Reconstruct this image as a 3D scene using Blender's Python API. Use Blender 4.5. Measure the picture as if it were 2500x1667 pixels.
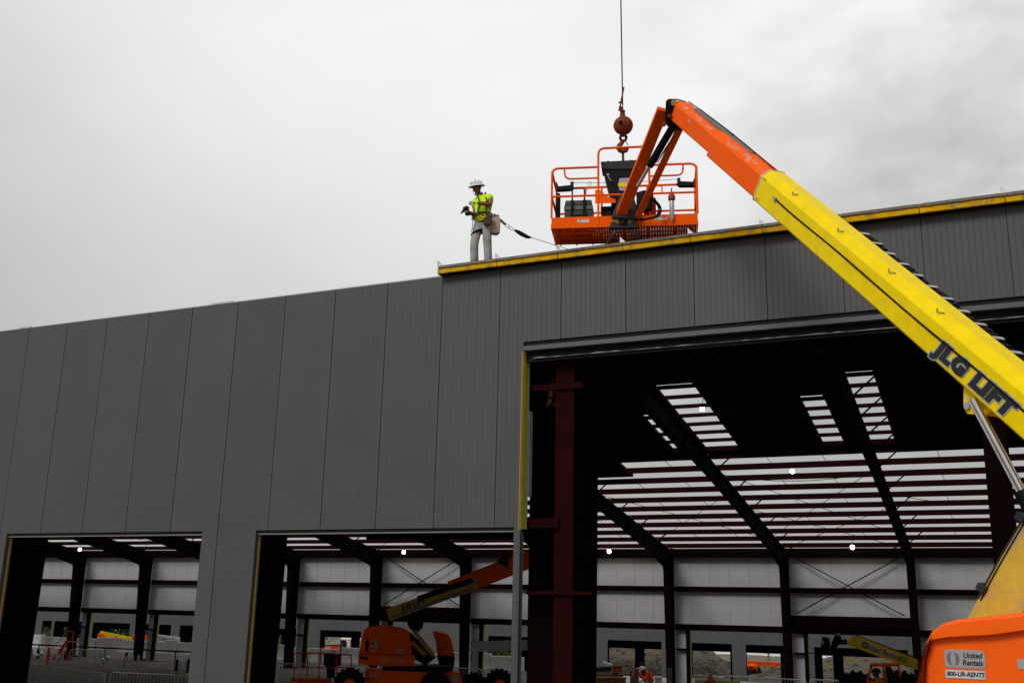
import bpy, bmesh, math, random
from mathutils import Vector, Matrix
random.seed(7)
for o in list(bpy.data.objects): bpy.data.objects.remove(o)
scn = bpy.context.scene
COL = scn.collection
# ------------------------------------------------------------------ camera
EYE = 3.8
CF, YAW, PITCH, ROLL = 2528.4, -0.43262, 0.25275, 0.02256
CAM = Vector((18.5977, -16.3255, EYE))
_fw = Vector((math.sin(YAW)*math.cos(PITCH), math.cos(YAW)*math.cos(PITCH), math.sin(PITCH)))
_r0 = Vector((math.cos(YAW), -math.sin(YAW), 0)); _u0 = _r0.cross(_fw)
_r = _r0*math.cos(ROLL) + _u0*math.sin(ROLL); _u = _u0*math.cos(ROLL) - _r0*math.sin(ROLL)
cd = bpy.data.cameras.new('camera'); cam = bpy.data.objects.new('camera', cd); COL.objects.link(cam)
cd.sensor_width = 36; cd.lens = CF/2500*36; cd.clip_start = 0.1; cd.clip_end = 6000
M = Matrix((_r, _u, -_fw)).transposed().to_4x4(); M.translation = CAM
cam.matrix_world = M; scn.camera = cam
# ------------------------------------------------------------------ sky and sun
SUN_EL, SUN_AZ = math.radians(40), math.radians(196)      # azimuth measured clockwise from +Y
w = bpy.data.worlds.new('World'); scn.world = w; w.use_nodes = True
nt = w.node_tree; nt.nodes.clear(); N = nt.nodes.new; LK = nt.links.new
out = N('ShaderNodeOutputWorld'); bg = N('ShaderNodeBackground'); LK(bg.outputs[0], out.inputs[0])
sky = N('ShaderNodeTexSky'); sky.sky_type = 'NISHITA'; sky.sun_disc = False
sky.sun_elevation = SUN_EL; sky.sun_rotation = SUN_AZ; sky.air_density = 1; sky.dust_density = 6; sky.ozone_density = 1
tc = N('ShaderNodeTexCoord')
def noise(scale, detail, rough, loc, dist=0.0, sc=(1, 1, 2.2)):
    mp = N('ShaderNodeMapping'); mp.inputs['Location'].default_value = loc; mp.inputs['Scale'].default_value = sc
    LK(tc.outputs['Generated'], mp.inputs[0])
    n = N('ShaderNodeTexNoise'); n.inputs['Scale'].default_value = scale; n.inputs['Detail'].default_value = detail
    n.inputs['Roughness'].default_value = rough; n.inputs['Distortion'].default_value = dist
    LK(mp.outputs[0], n.inputs['Vector']); return n
def vmath(op, a, vec):
    n = N('ShaderNodeVectorMath'); n.operation = op; LK(a, n.inputs[0]); n.inputs[1].default_value = vec; return n.outputs['Value']
def mapr(a, f0, f1, t0, t1, smooth=True):
    n = N('ShaderNodeMapRange'); n.interpolation_type = 'SMOOTHSTEP' if smooth else 'LINEAR'
    for i_, v_ in zip((1, 2, 3, 4), (f0, f1, t0, t1)): n.inputs[i_].default_value = v_
    LK(a, n.inputs[0]); return n.outputs[0]
def math2(op, a, b):
    n = N('ShaderNodeMath'); n.operation = op
    for i_, v_ in enumerate((a, b)):
        if isinstance(v_, (int, float)): n.inputs[i_].default_value = v_
        else: LK(v_, n.inputs[i_])
    return n.outputs[0]
nrm = N('ShaderNodeVectorMath'); nrm.operation = 'NORMALIZE'; LK(tc.outputs['Generated'], nrm.inputs[0]); dirv = nrm.outputs[0]
thin = (_fw + _r*(120/CF) + _u*(1700/CF)).normalized()            # thinnest, brightest part of the overcast
lobe = mapr(vmath('DOT_PRODUCT', dirv, thin), .71, .97, .47, .86)
cloudy = mapr(vmath('DOT_PRODUCT', dirv, _r), .0, .36, 0, 1)    # lumpier cloud towards the right
n1 = noise(3.9, 5.5, .54, (.4, 3.9, 3.3), .15, (1, 1, 1.8)); n2 = noise(1.6, 3.0, .5, (1.7, 4.2, .3))
lump = mapr(n1.outputs['Fac'], .28, .68, .0, .34)
base_ = math2('ADD', lobe, math2('MULTIPLY', math2('SUBTRACT', n2.outputs['Fac'], .5), .12))
val = math2('MAXIMUM', math2('SUBTRACT', math2('ADD', base_, math2('MULTIPLY', cloudy, .10)), math2('MULTIPLY', lump, math2('ADD', math2('MULTIPLY', cloudy, .95), .10))), .40)
ramp = N('ShaderNodeCombineColor')
for q in range(3): LK(val, ramp.inputs[q])
sk = N('ShaderNodeVectorMath'); sk.operation = 'SCALE'; sk.inputs['Scale'].default_value = .09
LK(sky.outputs[0], sk.inputs[0])
mix = N('ShaderNodeMix'); mix.data_type = 'RGBA'; mix.inputs[0].default_value = .97
LK(sk.outputs[0], mix.inputs[6]); LK(ramp.outputs[0], mix.inputs[7]); LK(mix.outputs[2], bg.inputs[0])
bg.inputs[1].default_value = 1.0
sd = bpy.data.lights.new('sun', 'SUN'); sd.energy = 1.5; sd.angle = math.radians(20); sd.color = (1, .97, .93)
so = bpy.data.objects.new('sun', sd); COL.objects.link(so); so.location = (0, -30, 60)
sdir = Vector((math.sin(SUN_AZ)*math.cos(SUN_EL), math.cos(SUN_AZ)*math.cos(SUN_EL), math.sin(SUN_EL)))
so.rotation_euler = sdir.to_track_quat('Z', 'Y').to_euler()
scn.view_settings.view_transform = 'Standard'; scn.view_settings.look = 'None'
scn.view_settings.exposure = .15; scn.view_settings.gamma = 1; scn.view_settings.use_curve_mapping = False
scn.render.engine = 'CYCLES'
# ------------------------------------------------------------------ pixel helpers (2500 x 1667 photograph)
def ray(x, y): return _fw + _r*((x-1250)/CF) + _u*((833.5-y)/CF)
def pY(x, y, Y): d = ray(x, y); return CAM + d*((Y-CAM.y)/d.y)
def pZ(x, y, Z): d = ray(x, y); return CAM + d*((Z-CAM.z)/d.z)
def pD(x, y, dep): return CAM + ray(x, y)*dep
# ------------------------------------------------------------------ materials
MATS = {}
def mat(name, col, rough=.6, metal=0., var=.12, scale=3., bump=0., bscale=40., col2=None, fac2=(.5, .62), scale2=4., spec=None, emit=None, estr=0.):
    m = bpy.data.materials.new(name); m.use_nodes = True; t = m.node_tree; b = t.nodes['Principled BSDF']
    b.inputs['Roughness'].default_value = rough; b.inputs['Metallic'].default_value = metal
    if spec is not None: b.inputs['Specular IOR Level'].default_value = spec
    tcn = t.nodes.new('ShaderNodeTexCoord'); co = tcn.outputs['Object']
    n = t.nodes.new('ShaderNodeTexNoise'); n.inputs['Scale'].default_value = scale; n.inputs['Detail'].default_value = 6; n.inputs['Roughness'].default_value = .62
    t.links.new(co, n.inputs['Vector'])
    r = t.nodes.new('ShaderNodeMapRange'); r.inputs[1].default_value = .3; r.inputs[2].default_value = .7
    r.inputs[3].default_value = 1-var; r.inputs[4].default_value = 1+var; t.links.new(n.outputs['Fac'], r.inputs[0])
    sc = t.nodes.new('ShaderNodeVectorMath'); sc.operation = 'SCALE'; sc.inputs[0].default_value = col
    t.links.new(r.outputs[0], sc.inputs['Scale']); cout = sc.outputs[0]
    if col2 is not None:
        n2 = t.nodes.new('ShaderNodeTexNoise'); n2.inputs['Scale'].default_value = scale2; n2.inputs['Detail'].default_value = 8; n2.inputs['Roughness'].default_value = .7
        t.links.new(co, n2.inputs['Vector'])
        rr = t.nodes.new('ShaderNodeMapRange'); rr.inputs[1].default_value = fac2[0]; rr.inputs[2].default_value = fac2[1]
        t.links.new(n2.outputs['Fac'], rr.inputs[0])
        mx = t.nodes.new('ShaderNodeMix'); mx.data_type = 'RGBA'; t.links.new(rr.outputs[0], mx.inputs[0])
        t.links.new(cout, mx.inputs[6]); mx.inputs[7].default_value = (*col2, 1); cout = mx.outputs[2]
    t.links.new(cout, b.inputs['Base Color'])
    rv = t.nodes.new('ShaderNodeMapRange'); rv.inputs[3].default_value = max(.02, rough-.1); rv.inputs[4].default_value = min(1, rough+.1)
    t.links.new(n.outputs['Fac'], rv.inputs[0]); t.links.new(rv.outputs[0], b.inputs['Roughness'])
    if bump:
        nb = t.nodes.new('ShaderNodeTexNoise'); nb.inputs['Scale'].default_value = bscale; nb.inputs['Detail'].default_value = 6
        t.links.new(co, nb.inputs['Vector'])
        bp = t.nodes.new('ShaderNodeBump'); bp.inputs['Strength'].default_value = bump; bp.inputs['Distance'].default_value = .02
        t.links.new(nb.outputs['Fac'], bp.inputs['Height']); t.links.new(bp.outputs[0], b.inputs['Normal'])
    if emit:
        b.inputs['Emission Color'].default_value = (*emit, 1); b.inputs['Emission Strength'].default_value = estr
    MATS[name] = m; return m
mat('panel_grey', (.0795, .0800, .0830), .5, 0, .06, .7, .22, 1.3, spec=.3)
mat('panel_grey_c', (.0765, .0770, .0800), .5, 0, .07, .6, .22, 1.1, spec=.3)
mat('panel_grey_b', (.0815, .0820, .0850), .5, 0, .06, .8, .22, 1.5, spec=.3)
mat('trim_grey', (.085, .085, .088), .5, .2, .1)
mat('trim_light', (.5, .5, .5), .5, .2, .1)
mat('foam_yellow', (.66, .37, .004), .85, 0, .2, 6, .4, 30, (.20, .155, .08), (.50, .66), 4, spec=.1)
mat('foam_plain', (.70, .44, .01), .8, 0, .15, 4)
mat('foam_lime', (.42, .50, .015), .7, 0, .1, 2)
mat('lip_metal', (.13, .115, .095), .55, .4, .35, 7, .1, 30, (.36, .21, .01), (.56, .68), 5)
mat('red_steel', (.018, .0012, .0010), .8, 0, .3, 2.5, spec=.06)
mat('purlin_red', (.014, .0010, .0018), .8, 0, .25, 2.5, spec=.06)
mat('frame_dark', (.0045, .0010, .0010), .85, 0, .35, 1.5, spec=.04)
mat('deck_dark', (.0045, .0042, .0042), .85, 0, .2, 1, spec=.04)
mat('roof_top', (.35, .35, .35), .6, .2, .1, 1)
mat('liner', (.47, .47, .48), .55, 0, .08, .5, .2, 1.2, (.34, .33, .32), (.58, .80), .7, spec=.3)
mat('orange', (1.0, .118, .0), .5, 0, .06, 3, .02, 60, (.60, .12, .03), (.67, .76), 3.5, spec=.06)
mat('orange_hood', (1.0, .125, .0), .38, 0, .06, 2, .015, 70, (.80, .14, .03), (.62, .80), 2.2, spec=.2)
mat('scuff', (.42, .38, .36), .6, 0, .2, 7, 0, 40, (1.0, .12, .0), (.37, .50), 11, spec=.06)
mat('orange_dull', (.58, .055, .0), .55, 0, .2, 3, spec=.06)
mat('yellow', (.94, .69, .0), .5, 0, .09, 5, .03, 60, (.66, .43, .05), (.60, .78), 3.5, spec=.1)
mat('yellow_worn', (.62, .40, .03), .6, 0, .15, 4, .05, 60, (.36, .28, .16), (.44, .62), 2.2)
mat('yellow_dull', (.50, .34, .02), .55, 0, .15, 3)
mat('black_paint', (.0045, .0045, .005), .55, 0, .2, 5, spec=.15)
mat('black_rubber', (.007, .007, .007), .85, 0, .3, 6, .3, 40, spec=.15)
mat('grey_dark', (.026, .026, .028), .5, 0, .15, 5, spec=.2)
mat('grey_mid', (.16, .16, .16), .55, 0, .15, 5)
mat('decal_grey', (.36, .36, .36), .5, 0, .05, 5)
mat('white', (.78, .78, .78), .5, 0, .06, 3)
mat('white_dirty', (.66, .65, .63), .7, 0, .15, 1.5, .1, 20, (.40, .37, .33), (.55, .72), 1.2)
mat('chrome', (.75, .75, .76), .12, 1, .05, 5)
mat('galv', (.50, .50, .50), .45, .5, .2, 6)
mat('rust', (.27, .055, .014), .7, .0, .4, 9, .3, 30, (.09, .022, .010), (.48, .62), 7, spec=.2)
mat('concrete', (.30, .295, .28), .85, 0, .2, 3, .3, 25)
mat('wood', (.33, .21, .10), .75, 0, .25, 6)
mat('cardboard', (.22, .085, .035), .85, 0, .2, 4)
mat('green_plastic', (.024, .062, .026), .5, 0, .12, 6)
mat('grey_green', (.10, .115, .10), .5, 0, .12, 6)
mat('green_strap', (.05, .16, .06), .8, 0, .2, 20)
mat('lime_shirt', (.62, 1.0, .0), .8, 0, .08, 12, .25, 22)
mat('orange_vest', (.95, .12, .005), .8, 0, .12, 12, .2, 30)
mat('skin', (.30, .085, .022), .55, 0, .1, 20)
mat('jeans', (.38, .375, .37), .9, 0, .2, 7, .6, 26, (.20, .175, .16), (.52, .68), 5)
mat('dark_cloth', (.03, .03, .034), .9, 0, .2, 8)
mat('glove', (.50, .47, .40), .85, 0, .2, 20)
mat('canvas', (.46, .38, .27), .9, 0, .18, 14, .4, 30)
mat('leather', (.035, .018, .010), .6, 0, .2, 14)
mat('strap_olive', (.10, .14, .03), .85, 0, .2, 14)
mat('hair', (.012, .009, .007), .6, 0, .2, 30)
mat('lens_dark', (.006, .006, .007), .12, 0, .05, 5)
mat('lamp_glow', (1, .93, .80), .5, 0, .02, 5, emit=(1, .90, .74), estr=14)
mat('lamp_glow_soft', (1, .93, .80), .5, 0, .02, 5, emit=(1, .86, .62), estr=9)
mat('glass', (.03, .035, .04), .08, 0, .05, 3)
mat('foliage', (.035, .095, .018), .6, 0, .45, 2.5, spec=.1)
mat('foliage_b', (.055, .125, .022), .6, 0, .45, 2.5, spec=.1)
mat('bark', (.06, .045, .035), .9, 0, .3, 6)
mat('rubble', (.10, .088, .075), .95, 0, .45, 1.2, .6, 8, (.115, .075, .022), (.50, .60), 1.1, spec=.1)
mat('rock', (.13, .118, .105), .9, 0, .35, 3, .4, 8)
mat('gravel', (.17, .155, .132), .95, 0, .4, 1.5, .8, 9, (.10, .060, .028), (.50, .62), .5, spec=.1)
mat('pale_clad', (.80, .80, .81), .6, 0, .03, .2)
mat('tarp', (.72, .72, .73), .6, 0, .1, 3)
mat('red_paint', (.35, .02, .012), .5, 0, .15, 4)
mat('lime_trim', (.35, .42, .03), .6, 0, .1, 4)
# ------------------------------------------------------------------ mesh builder
class MB:
    def __init__(s): s.v = []; s.f = []
    def add(s, vs, fs):
        b = len(s.v); s.v += [tuple(v) for v in vs]; s.f += [tuple(b+i for i in f) for f in fs]; return s
    def box(s, a, b):
        (x0, y0, z0), (x1, y1, z1) = a, b
        return s.add([(x0,y0,z0),(x1,y0,z0),(x1,y1,z0),(x0,y1,z0),(x0,y0,z1),(x1,y0,z1),(x1,y1,z1),(x0,y1,z1)],
                     [(3,2,1,0),(4,5,6,7),(0,1,5,4),(1,2,6,5),(2,3,7,6),(3,0,4,7)])
    def cbox(s, c, d): return s.box((c[0]-d[0]/2, c[1]-d[1]/2, c[2]-d[2]/2), (c[0]+d[0]/2, c[1]+d[1]/2, c[2]+d[2]/2))
    def ext(s, poly, o, a1, a2, a3, l0, l1, sc1=1., caps=True, off=(0, 0)):
        """polygon (in a1,a2) extruded along a3 from l0 to l1; sc1 scales the far end"""
        o = Vector(o); n = len(poly)
        vs = [o + a1*p + a2*q + a3*l0 for p, q in poly] + [o + a1*(p*sc1+off[0]) + a2*(q*sc1+off[1]) + a3*l1 for p, q in poly]
        fs = [(i, (i+1) % n, n+(i+1) % n, n+i) for i in range(n)]
        if caps: fs += [tuple(range(n-1, -1, -1)), tuple(range(n, 2*n))]
        return s.add(vs, fs)
    def bar(s, p0, p1, wd, ht, up=(0, 0, 1)):
        p0, p1 = Vector(p0), Vector(p1); a = (p1-p0).normalized(); up = Vector(up)
        if abs(a.dot(up)) > .98: up = Vector((1, 0, 0))
        r = a.cross(up).normalized(); u = r.cross(a)
        return s.ext([(-wd/2, -ht/2), (wd/2, -ht/2), (wd/2, ht/2), (-wd/2, ht/2)], p0, r, u, a, 0, (p1-p0).length)
    def tube(s, pts, rad, n=8, closed=False):
        pts = [Vector(p) for p in pts]; m = len(pts)
        rads = rad if isinstance(rad, (list, tuple)) else [rad]*m
        prev = None; base = len(s.v)
        for i, p in enumerate(pts):
            if closed: t = pts[(i+1) % m]-pts[i-1]
            else: t = pts[min(i+1, m-1)]-pts[max(i-1, 0)]
            t.normalize()
            if prev is None:
                ref = Vector((0, 0, 1)) if abs(t.z) < .9 else Vector((1, 0, 0)); a = t.cross(ref).normalized()
            else:
                a = (prev - t*prev.dot(t)).normalized()
            prev = a; b = t.cross(a)
            for k in range(n):
                an = 2*math.pi*k/n; s.v.append(tuple(p + (a*math.cos(an)+b*math.sin(an))*rads[i]))
        for i in range(m if closed else m-1):
            j = (i+1) % m
            for k in range(n): s.f.append((base+i*n+k, base+i*n+(k+1) % n, base+j*n+(k+1) % n, base+j*n+k))
        if not closed:
            s.f.append(tuple(base+k for k in range(n-1, -1, -1))); s.f.append(tuple(base+(m-1)*n+k for k in range(n)))
        return s
    def sph(s, c, r, nu=14, nv=9):
        c = Vector(c); r = r if isinstance(r, (tuple, list)) else (r, r, r)
        vs = [c+Vector((0, 0, -r[2]))]; fs = []
        for j in range(1, nv):
            th = math.pi*j/nv
            for i in range(nu):
                ph = 2*math.pi*i/nu; vs.append(c+Vector((r[0]*math.sin(th)*math.cos(ph), r[1]*math.sin(th)*math.sin(ph), -r[2]*math.cos(th))))
        vs.append(c+Vector((0, 0, r[2]))); L = len(vs)-1
        for i in range(nu): fs.append((0, 1+(i+1) % nu, 1+i)); fs.append((L, L-nu+i, L-nu+(i+1) % nu))
        for j in range(nv-2):
            for i in range(nu):
                a = 1+j*nu+i; b = 1+j*nu+(i+1) % nu; fs.append((a, b, b+nu, a+nu))
        return s.add(vs, fs)
    def lathe(s, prof, o, ax=(0, 0, 1), n=18):
        ax = Vector(ax).normalized(); ref = Vector((1, 0, 0)) if abs(ax.x) < .9 else Vector((0, 1, 0))
        a = ax.cross(ref).normalized(); b = ax.cross(a); o = Vector(o); base = len(s.v); m = len(prof)
        for r, h in prof:
            for k in range(n):
                an = 2*math.pi*k/n; s.v.append(tuple(o+ax*h+(a*math.cos(an)+b*math.sin(an))*r))
        for i in range(m-1):
            for k in range(n): s.f.append((base+i*n+k, base+i*n+(k+1) % n, base+(i+1)*n+(k+1) % n, base+(i+1)*n+k))
        s.f.append(tuple(base+k for k in range(n-1, -1, -1))); s.f.append(tuple(base+(m-1)*n+k for k in range(n)))
        return s
    def cyl(s, p0, p1, r, n=14): return s.tube([p0, p1], r, n)
    def mesh(s, name, off=(0, 0, 0)):
        me = bpy.data.meshes.new(name)
        me.from_pydata([(v[0]-off[0], v[1]-off[1], v[2]-off[2]) for v in s.v], [], s.f); me.update()
        bm = bmesh.new(); bm.from_mesh(me); bmesh.ops.recalc_face_normals(bm, faces=bm.faces); bm.to_mesh(me); bm.free()
        return me
    def build(s, name, m, parent=None, off=None, bevel=0, smooth=False, seg=2):
        if off is None: off = root_of(parent).location if parent else (0, 0, 0)
        me = s.mesh(name, off); me.materials.append(MATS[m] if isinstance(m, str) else m)
        if bevel:
            bm = bmesh.new(); bm.from_mesh(me)
            ed = [e for e in bm.edges if len(e.link_faces) == 2 and e.calc_face_angle(0) > .5]
            bmesh.ops.bevel(bm, geom=ed, offset=bevel, segments=seg, affect='EDGES', profile=.6, clamp_overlap=True)
            bm.to_mesh(me); bm.free()
        o = bpy.data.objects.new(name, me); COL.objects.link(o)
        if parent: o.parent = parent
        if smooth: shade(o)
        return o
def shade(o, ang=.6):
    me = o.data
    for p in me.polygons: p.use_smooth = True
    me.set_sharp_from_angle(angle=ang)
def root_of(o):
    while o.parent: o = o.parent
    return o
def thing(name, label, cat, loc=(0, 0, 0), group=None):
    o = bpy.data.objects.new(name, None); COL.objects.link(o); o.location = loc
    o.empty_display_size = .3; tag(o, label, cat, group); return o
def tag(o, label, cat, group=None):
    o['label'] = label; o['category'] = cat
    if group: o['group'] = group
    return o
def link_copy(o, parent=None, loc=None, rz=None):
    c = o.copy(); COL.objects.link(c)
    if parent: c.parent = parent
    if loc is not None: c.location = loc
    if rz is not None: c.rotation_euler = (0, 0, rz)
    for ch in o.children: link_copy(ch, c)
    return c
def text_obj(txt, size, mname, parent, org, ax, ay, shear=0., off=0., ext=.001, align='CENTER', scx=1., name='lettering', lift=0., spacing=1.):
    cu = bpy.data.curves.new('t', 'FONT'); cu.body = txt; cu.size = size; cu.shear = shear; cu.offset = off; cu.extrude = ext
    cu.align_x = align; cu.align_y = 'CENTER'; cu.space_character = spacing; cu.resolution_u = 3
    to = bpy.data.objects.new('t', cu); COL.objects.link(to); dg = bpy.context.evaluated_depsgraph_get(); dg.update()
    me = bpy.data.meshes.new_from_object(to.evaluated_get(dg)); bpy.data.objects.remove(to); bpy.data.curves.remove(cu)
    ax = Vector(ax).normalized(); az = ax.cross(Vector(ay)).normalized(); ay = az.cross(ax)
    org = Vector(org) - Vector(root_of(parent).location) + az*lift
    for v in me.vertices: c = v.co.copy(); v.co = org + ax*(c.x*scx) + ay*c.y + az*c.z
    me.materials.clear(); me.materials.append(MATS[mname]); me.name = name
    o = bpy.data.objects.new(name, me); COL.objects.link(o); o.parent = parent; return o
def plate(parent, name, mname, org, ax, ay, wd, ht, th=.004, lift=0., bevel=0):
    ax = Vector(ax).normalized(); az = ax.cross(Vector(ay)).normalized(); ay = az.cross(ax)
    r = min(wd, ht)*.18; pts = []
    for cx, cy, a0 in ((wd/2-r, ht/2-r, 0), (-wd/2+r, ht/2-r, 90), (-wd/2+r, -ht/2+r, 180), (wd/2-r, -ht/2+r, 270)):
        for k in range(4): an = math.radians(a0+30*k); pts.append((cx+r*math.cos(an), cy+r*math.sin(an)))
    return MB().ext(pts, Vector(org)+az*lift, ax, ay, az, 0, th).build(name, mname, parent)
# ------------------------------------------------------------------ ground
def gz(x, y):
    def ss(a, b, t): t = min(1, max(0, (t-a)/(b-a))); return t*t*(3-2*t)
    return .95*(1-ss(-5.2, -.6, y)) - 1.0*ss(42.5, 48.5, y)
def grid_axis(lo, hi, step, far):
    a = [lo + i*step for i in range(int((hi-lo)/step)+1)]; d = step; l = [lo]; h = [a[-1]]
    while l[-1] > -far: d *= 1.5; l.append(l[-1]-d)
    d = step
    while h[-1] < far: d *= 1.5; h.append(h[-1]+d)
    return l[:0:-1] + a + h[1:]
gx = grid_axis(-60, 40, 1.0, 2500); gy = grid_axis(-24, 90, .8, 2500)
mb = MB(); rng = random.Random(3)
for y in gy:
    for x in gx:
        nz = .05*math.sin(x*.9+y*.37)*math.sin(y*.71-x*.2) + rng.uniform(-.02, .02)
        if not (1.2 < y < 38.5 or y < -1.0 or y > 41): nz = min(nz, 0)*.3
        mb.v.append((x, y, gz(x, y)+nz-.03))
nx = len(gx)
for j in range(len(gy)-1):
    for i in range(nx-1): a = j*nx+i; mb.f.append((a, a+1, a+1+nx, a+nx))
g = mb.build('ground', 'gravel', smooth=True); g['kind'] = 'structure'
# ------------------------------------------------------------------ the steel building
PW = 1.2
ZTOP, ZLOW, ZBIG = EYE+6.04, EYE+1.36, EYE+4.616
def wall_panel(x0, x1, y0, zt, opens, base=0., th=.10, ribs=12, facing=-1):
    """vertical insulated panel, front at y0, with shallow ribs and recessed joints; opens: (xa, xb, head)"""
    def bot(x):
        for a, b, h in opens:
            if a < x < b: return h
        return base
    pr = [(x0+.0015, .018), (x0+.0065, .018), (x0+.0085, 0)]
    for k in range(1, ribs+1):
        gx_ = x0+(x1-x0)*k/(ribs+1); pr += [(gx_-.007, 0), (gx_, .0035), (gx_+.007, 0)]
    pr += [(x1-.0085, 0), (x1-.0065, .018), (x1-.0015, .018)]
    cuts = sorted({c for a, b, h in opens for c in (a, b) if x0+.002 < c < x1-.002})
    def yat(x):
        for (xa, ya), (xb, yb) in zip(pr, pr[1:]):
            if xa <= x <= xb: return ya+(yb-ya)*(x-xa)/max(1e-9, xb-xa)
        return 0
    segs = []; cur = pr[0][0]
    for c in cuts+[pr[-1][0]]: segs.append((cur, c)); cur = c
    m = MB(); sg = -facing
    for a, b in segs:
        zb = bot((a+b)/2)
        if zb >= zt: continue
        pts = [(a, yat(a))]+[p for p in pr if a+1e-6 < p[0] < b-1e-6]+[(b, yat(b))]
        poly = [(x, y0+sg*y) for x, y in pts]+[(b, y0+sg*th), (a, y0+sg*th)]
        m.ext(poly, (0, 0, 0), Vector((1, 0, 0)), Vector((0, 1, 0)), Vector((0, 0, 1)), zb, zt)
    return m if m.v else None
B = thing('steel_building', 'large unfinished steel building clad in dark grey vertical metal panels', 'building', (0, 0, 0))
OP = [(-.997, 4.418, ZLOW), (5.729, 11.17, ZLOW), (11.288, 27.2, ZBIG), (-9.3, -2.4, ZLOW)]
for i in range(-9, 24):
    m = wall_panel(i*PW, (i+1)*PW, random.uniform(-.002, .002), ZTOP, OP)
    if m: m.build('wall_panel', ('panel_grey', 'panel_grey_b', 'panel_grey_c')[(i*7+i//3) % 3], B)
# post between the second opening and the tall one, heads and jambs
MB().box((11.175, .012, 0), (11.285, .16, ZLOW-.10)).build('door_post', 'grey_mid', B)
for a, b in ((-.997, 4.418), (5.729, 11.17)):
    MB().box((a, .05, ZLOW-.075), (b, .13, ZLOW-.048)).build('head_trim', 'trim_light', B)
    MB().box((a, .16, ZLOW+.02), (b, .36, ZLOW+.35)).build('head_beam', 'frame_dark', B); MB().box((a, .02, ZLOW-.046), (b, .14, ZLOW-.001)).build('head_gap_shade', 'black_paint', B)  # black strip stands in for the shade in the recess above the trim
    MB().box((a-.02, .102, .0), (a+.012, .128, ZLOW-.09)).build('jamb_foam', 'foam_plain', B)
    MB().box((a-.02, .130, .0), (a+.014, .165, ZLOW-.09)).build('jamb_trim', 'grey_mid', B)
# tall opening: head angle, second batten, ragged foam, jamb
MB().ext([(.0, -.165), (.10, -.165), (.10, -.075), (.085, -.075), (.085, -.15), (.0, -.15)], (0, 0, ZBIG), Vector((0, 1, 0)), Vector((0, 0, 1)), Vector((1, 0, 0)), 11.30, 27.0).build('head_trim', 'trim_grey', B)
MB().box((11.30, -.02, ZBIG-.165), (27., -.004, ZBIG-.085)).build('head_trim', 'trim_grey', B); MB().box((11.30, .03, ZBIG-.08), (27., .084, ZBIG-.002)).build('head_gap_shade', 'black_paint', B)  # shade of the recess over the head angle put in as a black strip
MB().box((11.30, .105, ZBIG-.35), (27., .14, ZBIG+.6)).build('head_backing', 'black_paint', B)
m = MB(); x = 11.45; rr = random.Random(5); v0 = []
while x < 26.5:
    h = .002+.016*rr.random()*(1 if rr.random() > .4 else .05); v0.append((x, h)); x += .07+.1*rr.random()
for (xa, ha), (xb, hb) in zip(v0, v0[1:]):
    m.add([(xa, .06, ZBIG-.30), (xb, .06, ZBIG-.30), (xb, .06, ZBIG-.30+hb), (xa, .06, ZBIG-.30+ha), (xa, .104, ZBIG-.30), (xb, .104, ZBIG-.30), (xb, .104, ZBIG-.30+hb), (xa, .104, ZBIG-.30+ha)],
          [(0, 1, 2, 3), (4, 7, 6, 5), (0, 4, 5, 1), (3, 2, 6, 7)])
m.build('foam_bead', 'concrete', B)
MB().box((11.25, .002, ZLOW-.04), (11.292, .075, ZBIG-.17)).build('jamb_foam', 'foam_plain', B)
MB().box((11.26, .076, ZLOW-.02), (11.300, .205, ZBIG-.17)).build('jamb_insulation', 'foam_lime', B)
MB().box((11.26, .206, ZLOW-.02), (11.306, .26, ZBIG-.17)).build('jamb_trim', 'trim_light', B)
MB().box((11.255, .265, ZLOW+.55), (11.318, .40, ZBIG-1.2)).build('jamb_channel', 'galv', B)
# wall top line
MB().box((-10.8, .004, ZTOP+.001), (8*PW-.03, .12, ZTOP+.022)).build('top_trim', 'white_dirty', B)
for a, b in ((-1.55, -1.15), (4.05, 4.65)):
    MB().box((a, -.006, ZTOP-.004), (b, .002, ZTOP+.035)).build('top_clip', 'galv', B)
# ---- roof geometry
DY = 16.3255
SL = .165
def zfar(Y): return EYE + 12.64 - SL*(Y+DY)
YR = 11.8; ZR = zfar(YR)
YE = 39.6
def znear(Y): return ZTOP+.02 + (ZR-ZTOP-.02)*Y/YR
def roof_panel(x0, x1, ya, yb, zf, th=.12):
    e = .0008; m = MB()
    m.add([(x0+e, ya, zf(ya)), (x1-e, ya, zf(ya)), (x1-e, yb, zf(yb)), (x0+e, yb, zf(yb)),
           (x0+e, ya, zf(ya)+th), (x1-e, ya, zf(ya)+th), (x1-e, yb, zf(yb)+th), (x0+e, yb, zf(yb)+th)],
          [(0, 1, 2, 3), (4, 5, 6, 7), (0, 1, 5, 4), (1, 2, 6, 5), (2, 3, 7, 6), (3, 0, 4, 7)])
    return m
SKY = [(8.80, 10.10, 32.5, 39.6), (14.42, 15.70, 32.5, 39.6), (13.20, 13.95, 34.3, 39.6), (7.50, 7.75, 35.2, 39.6)]
YOPEN = 39.90-DY
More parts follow.
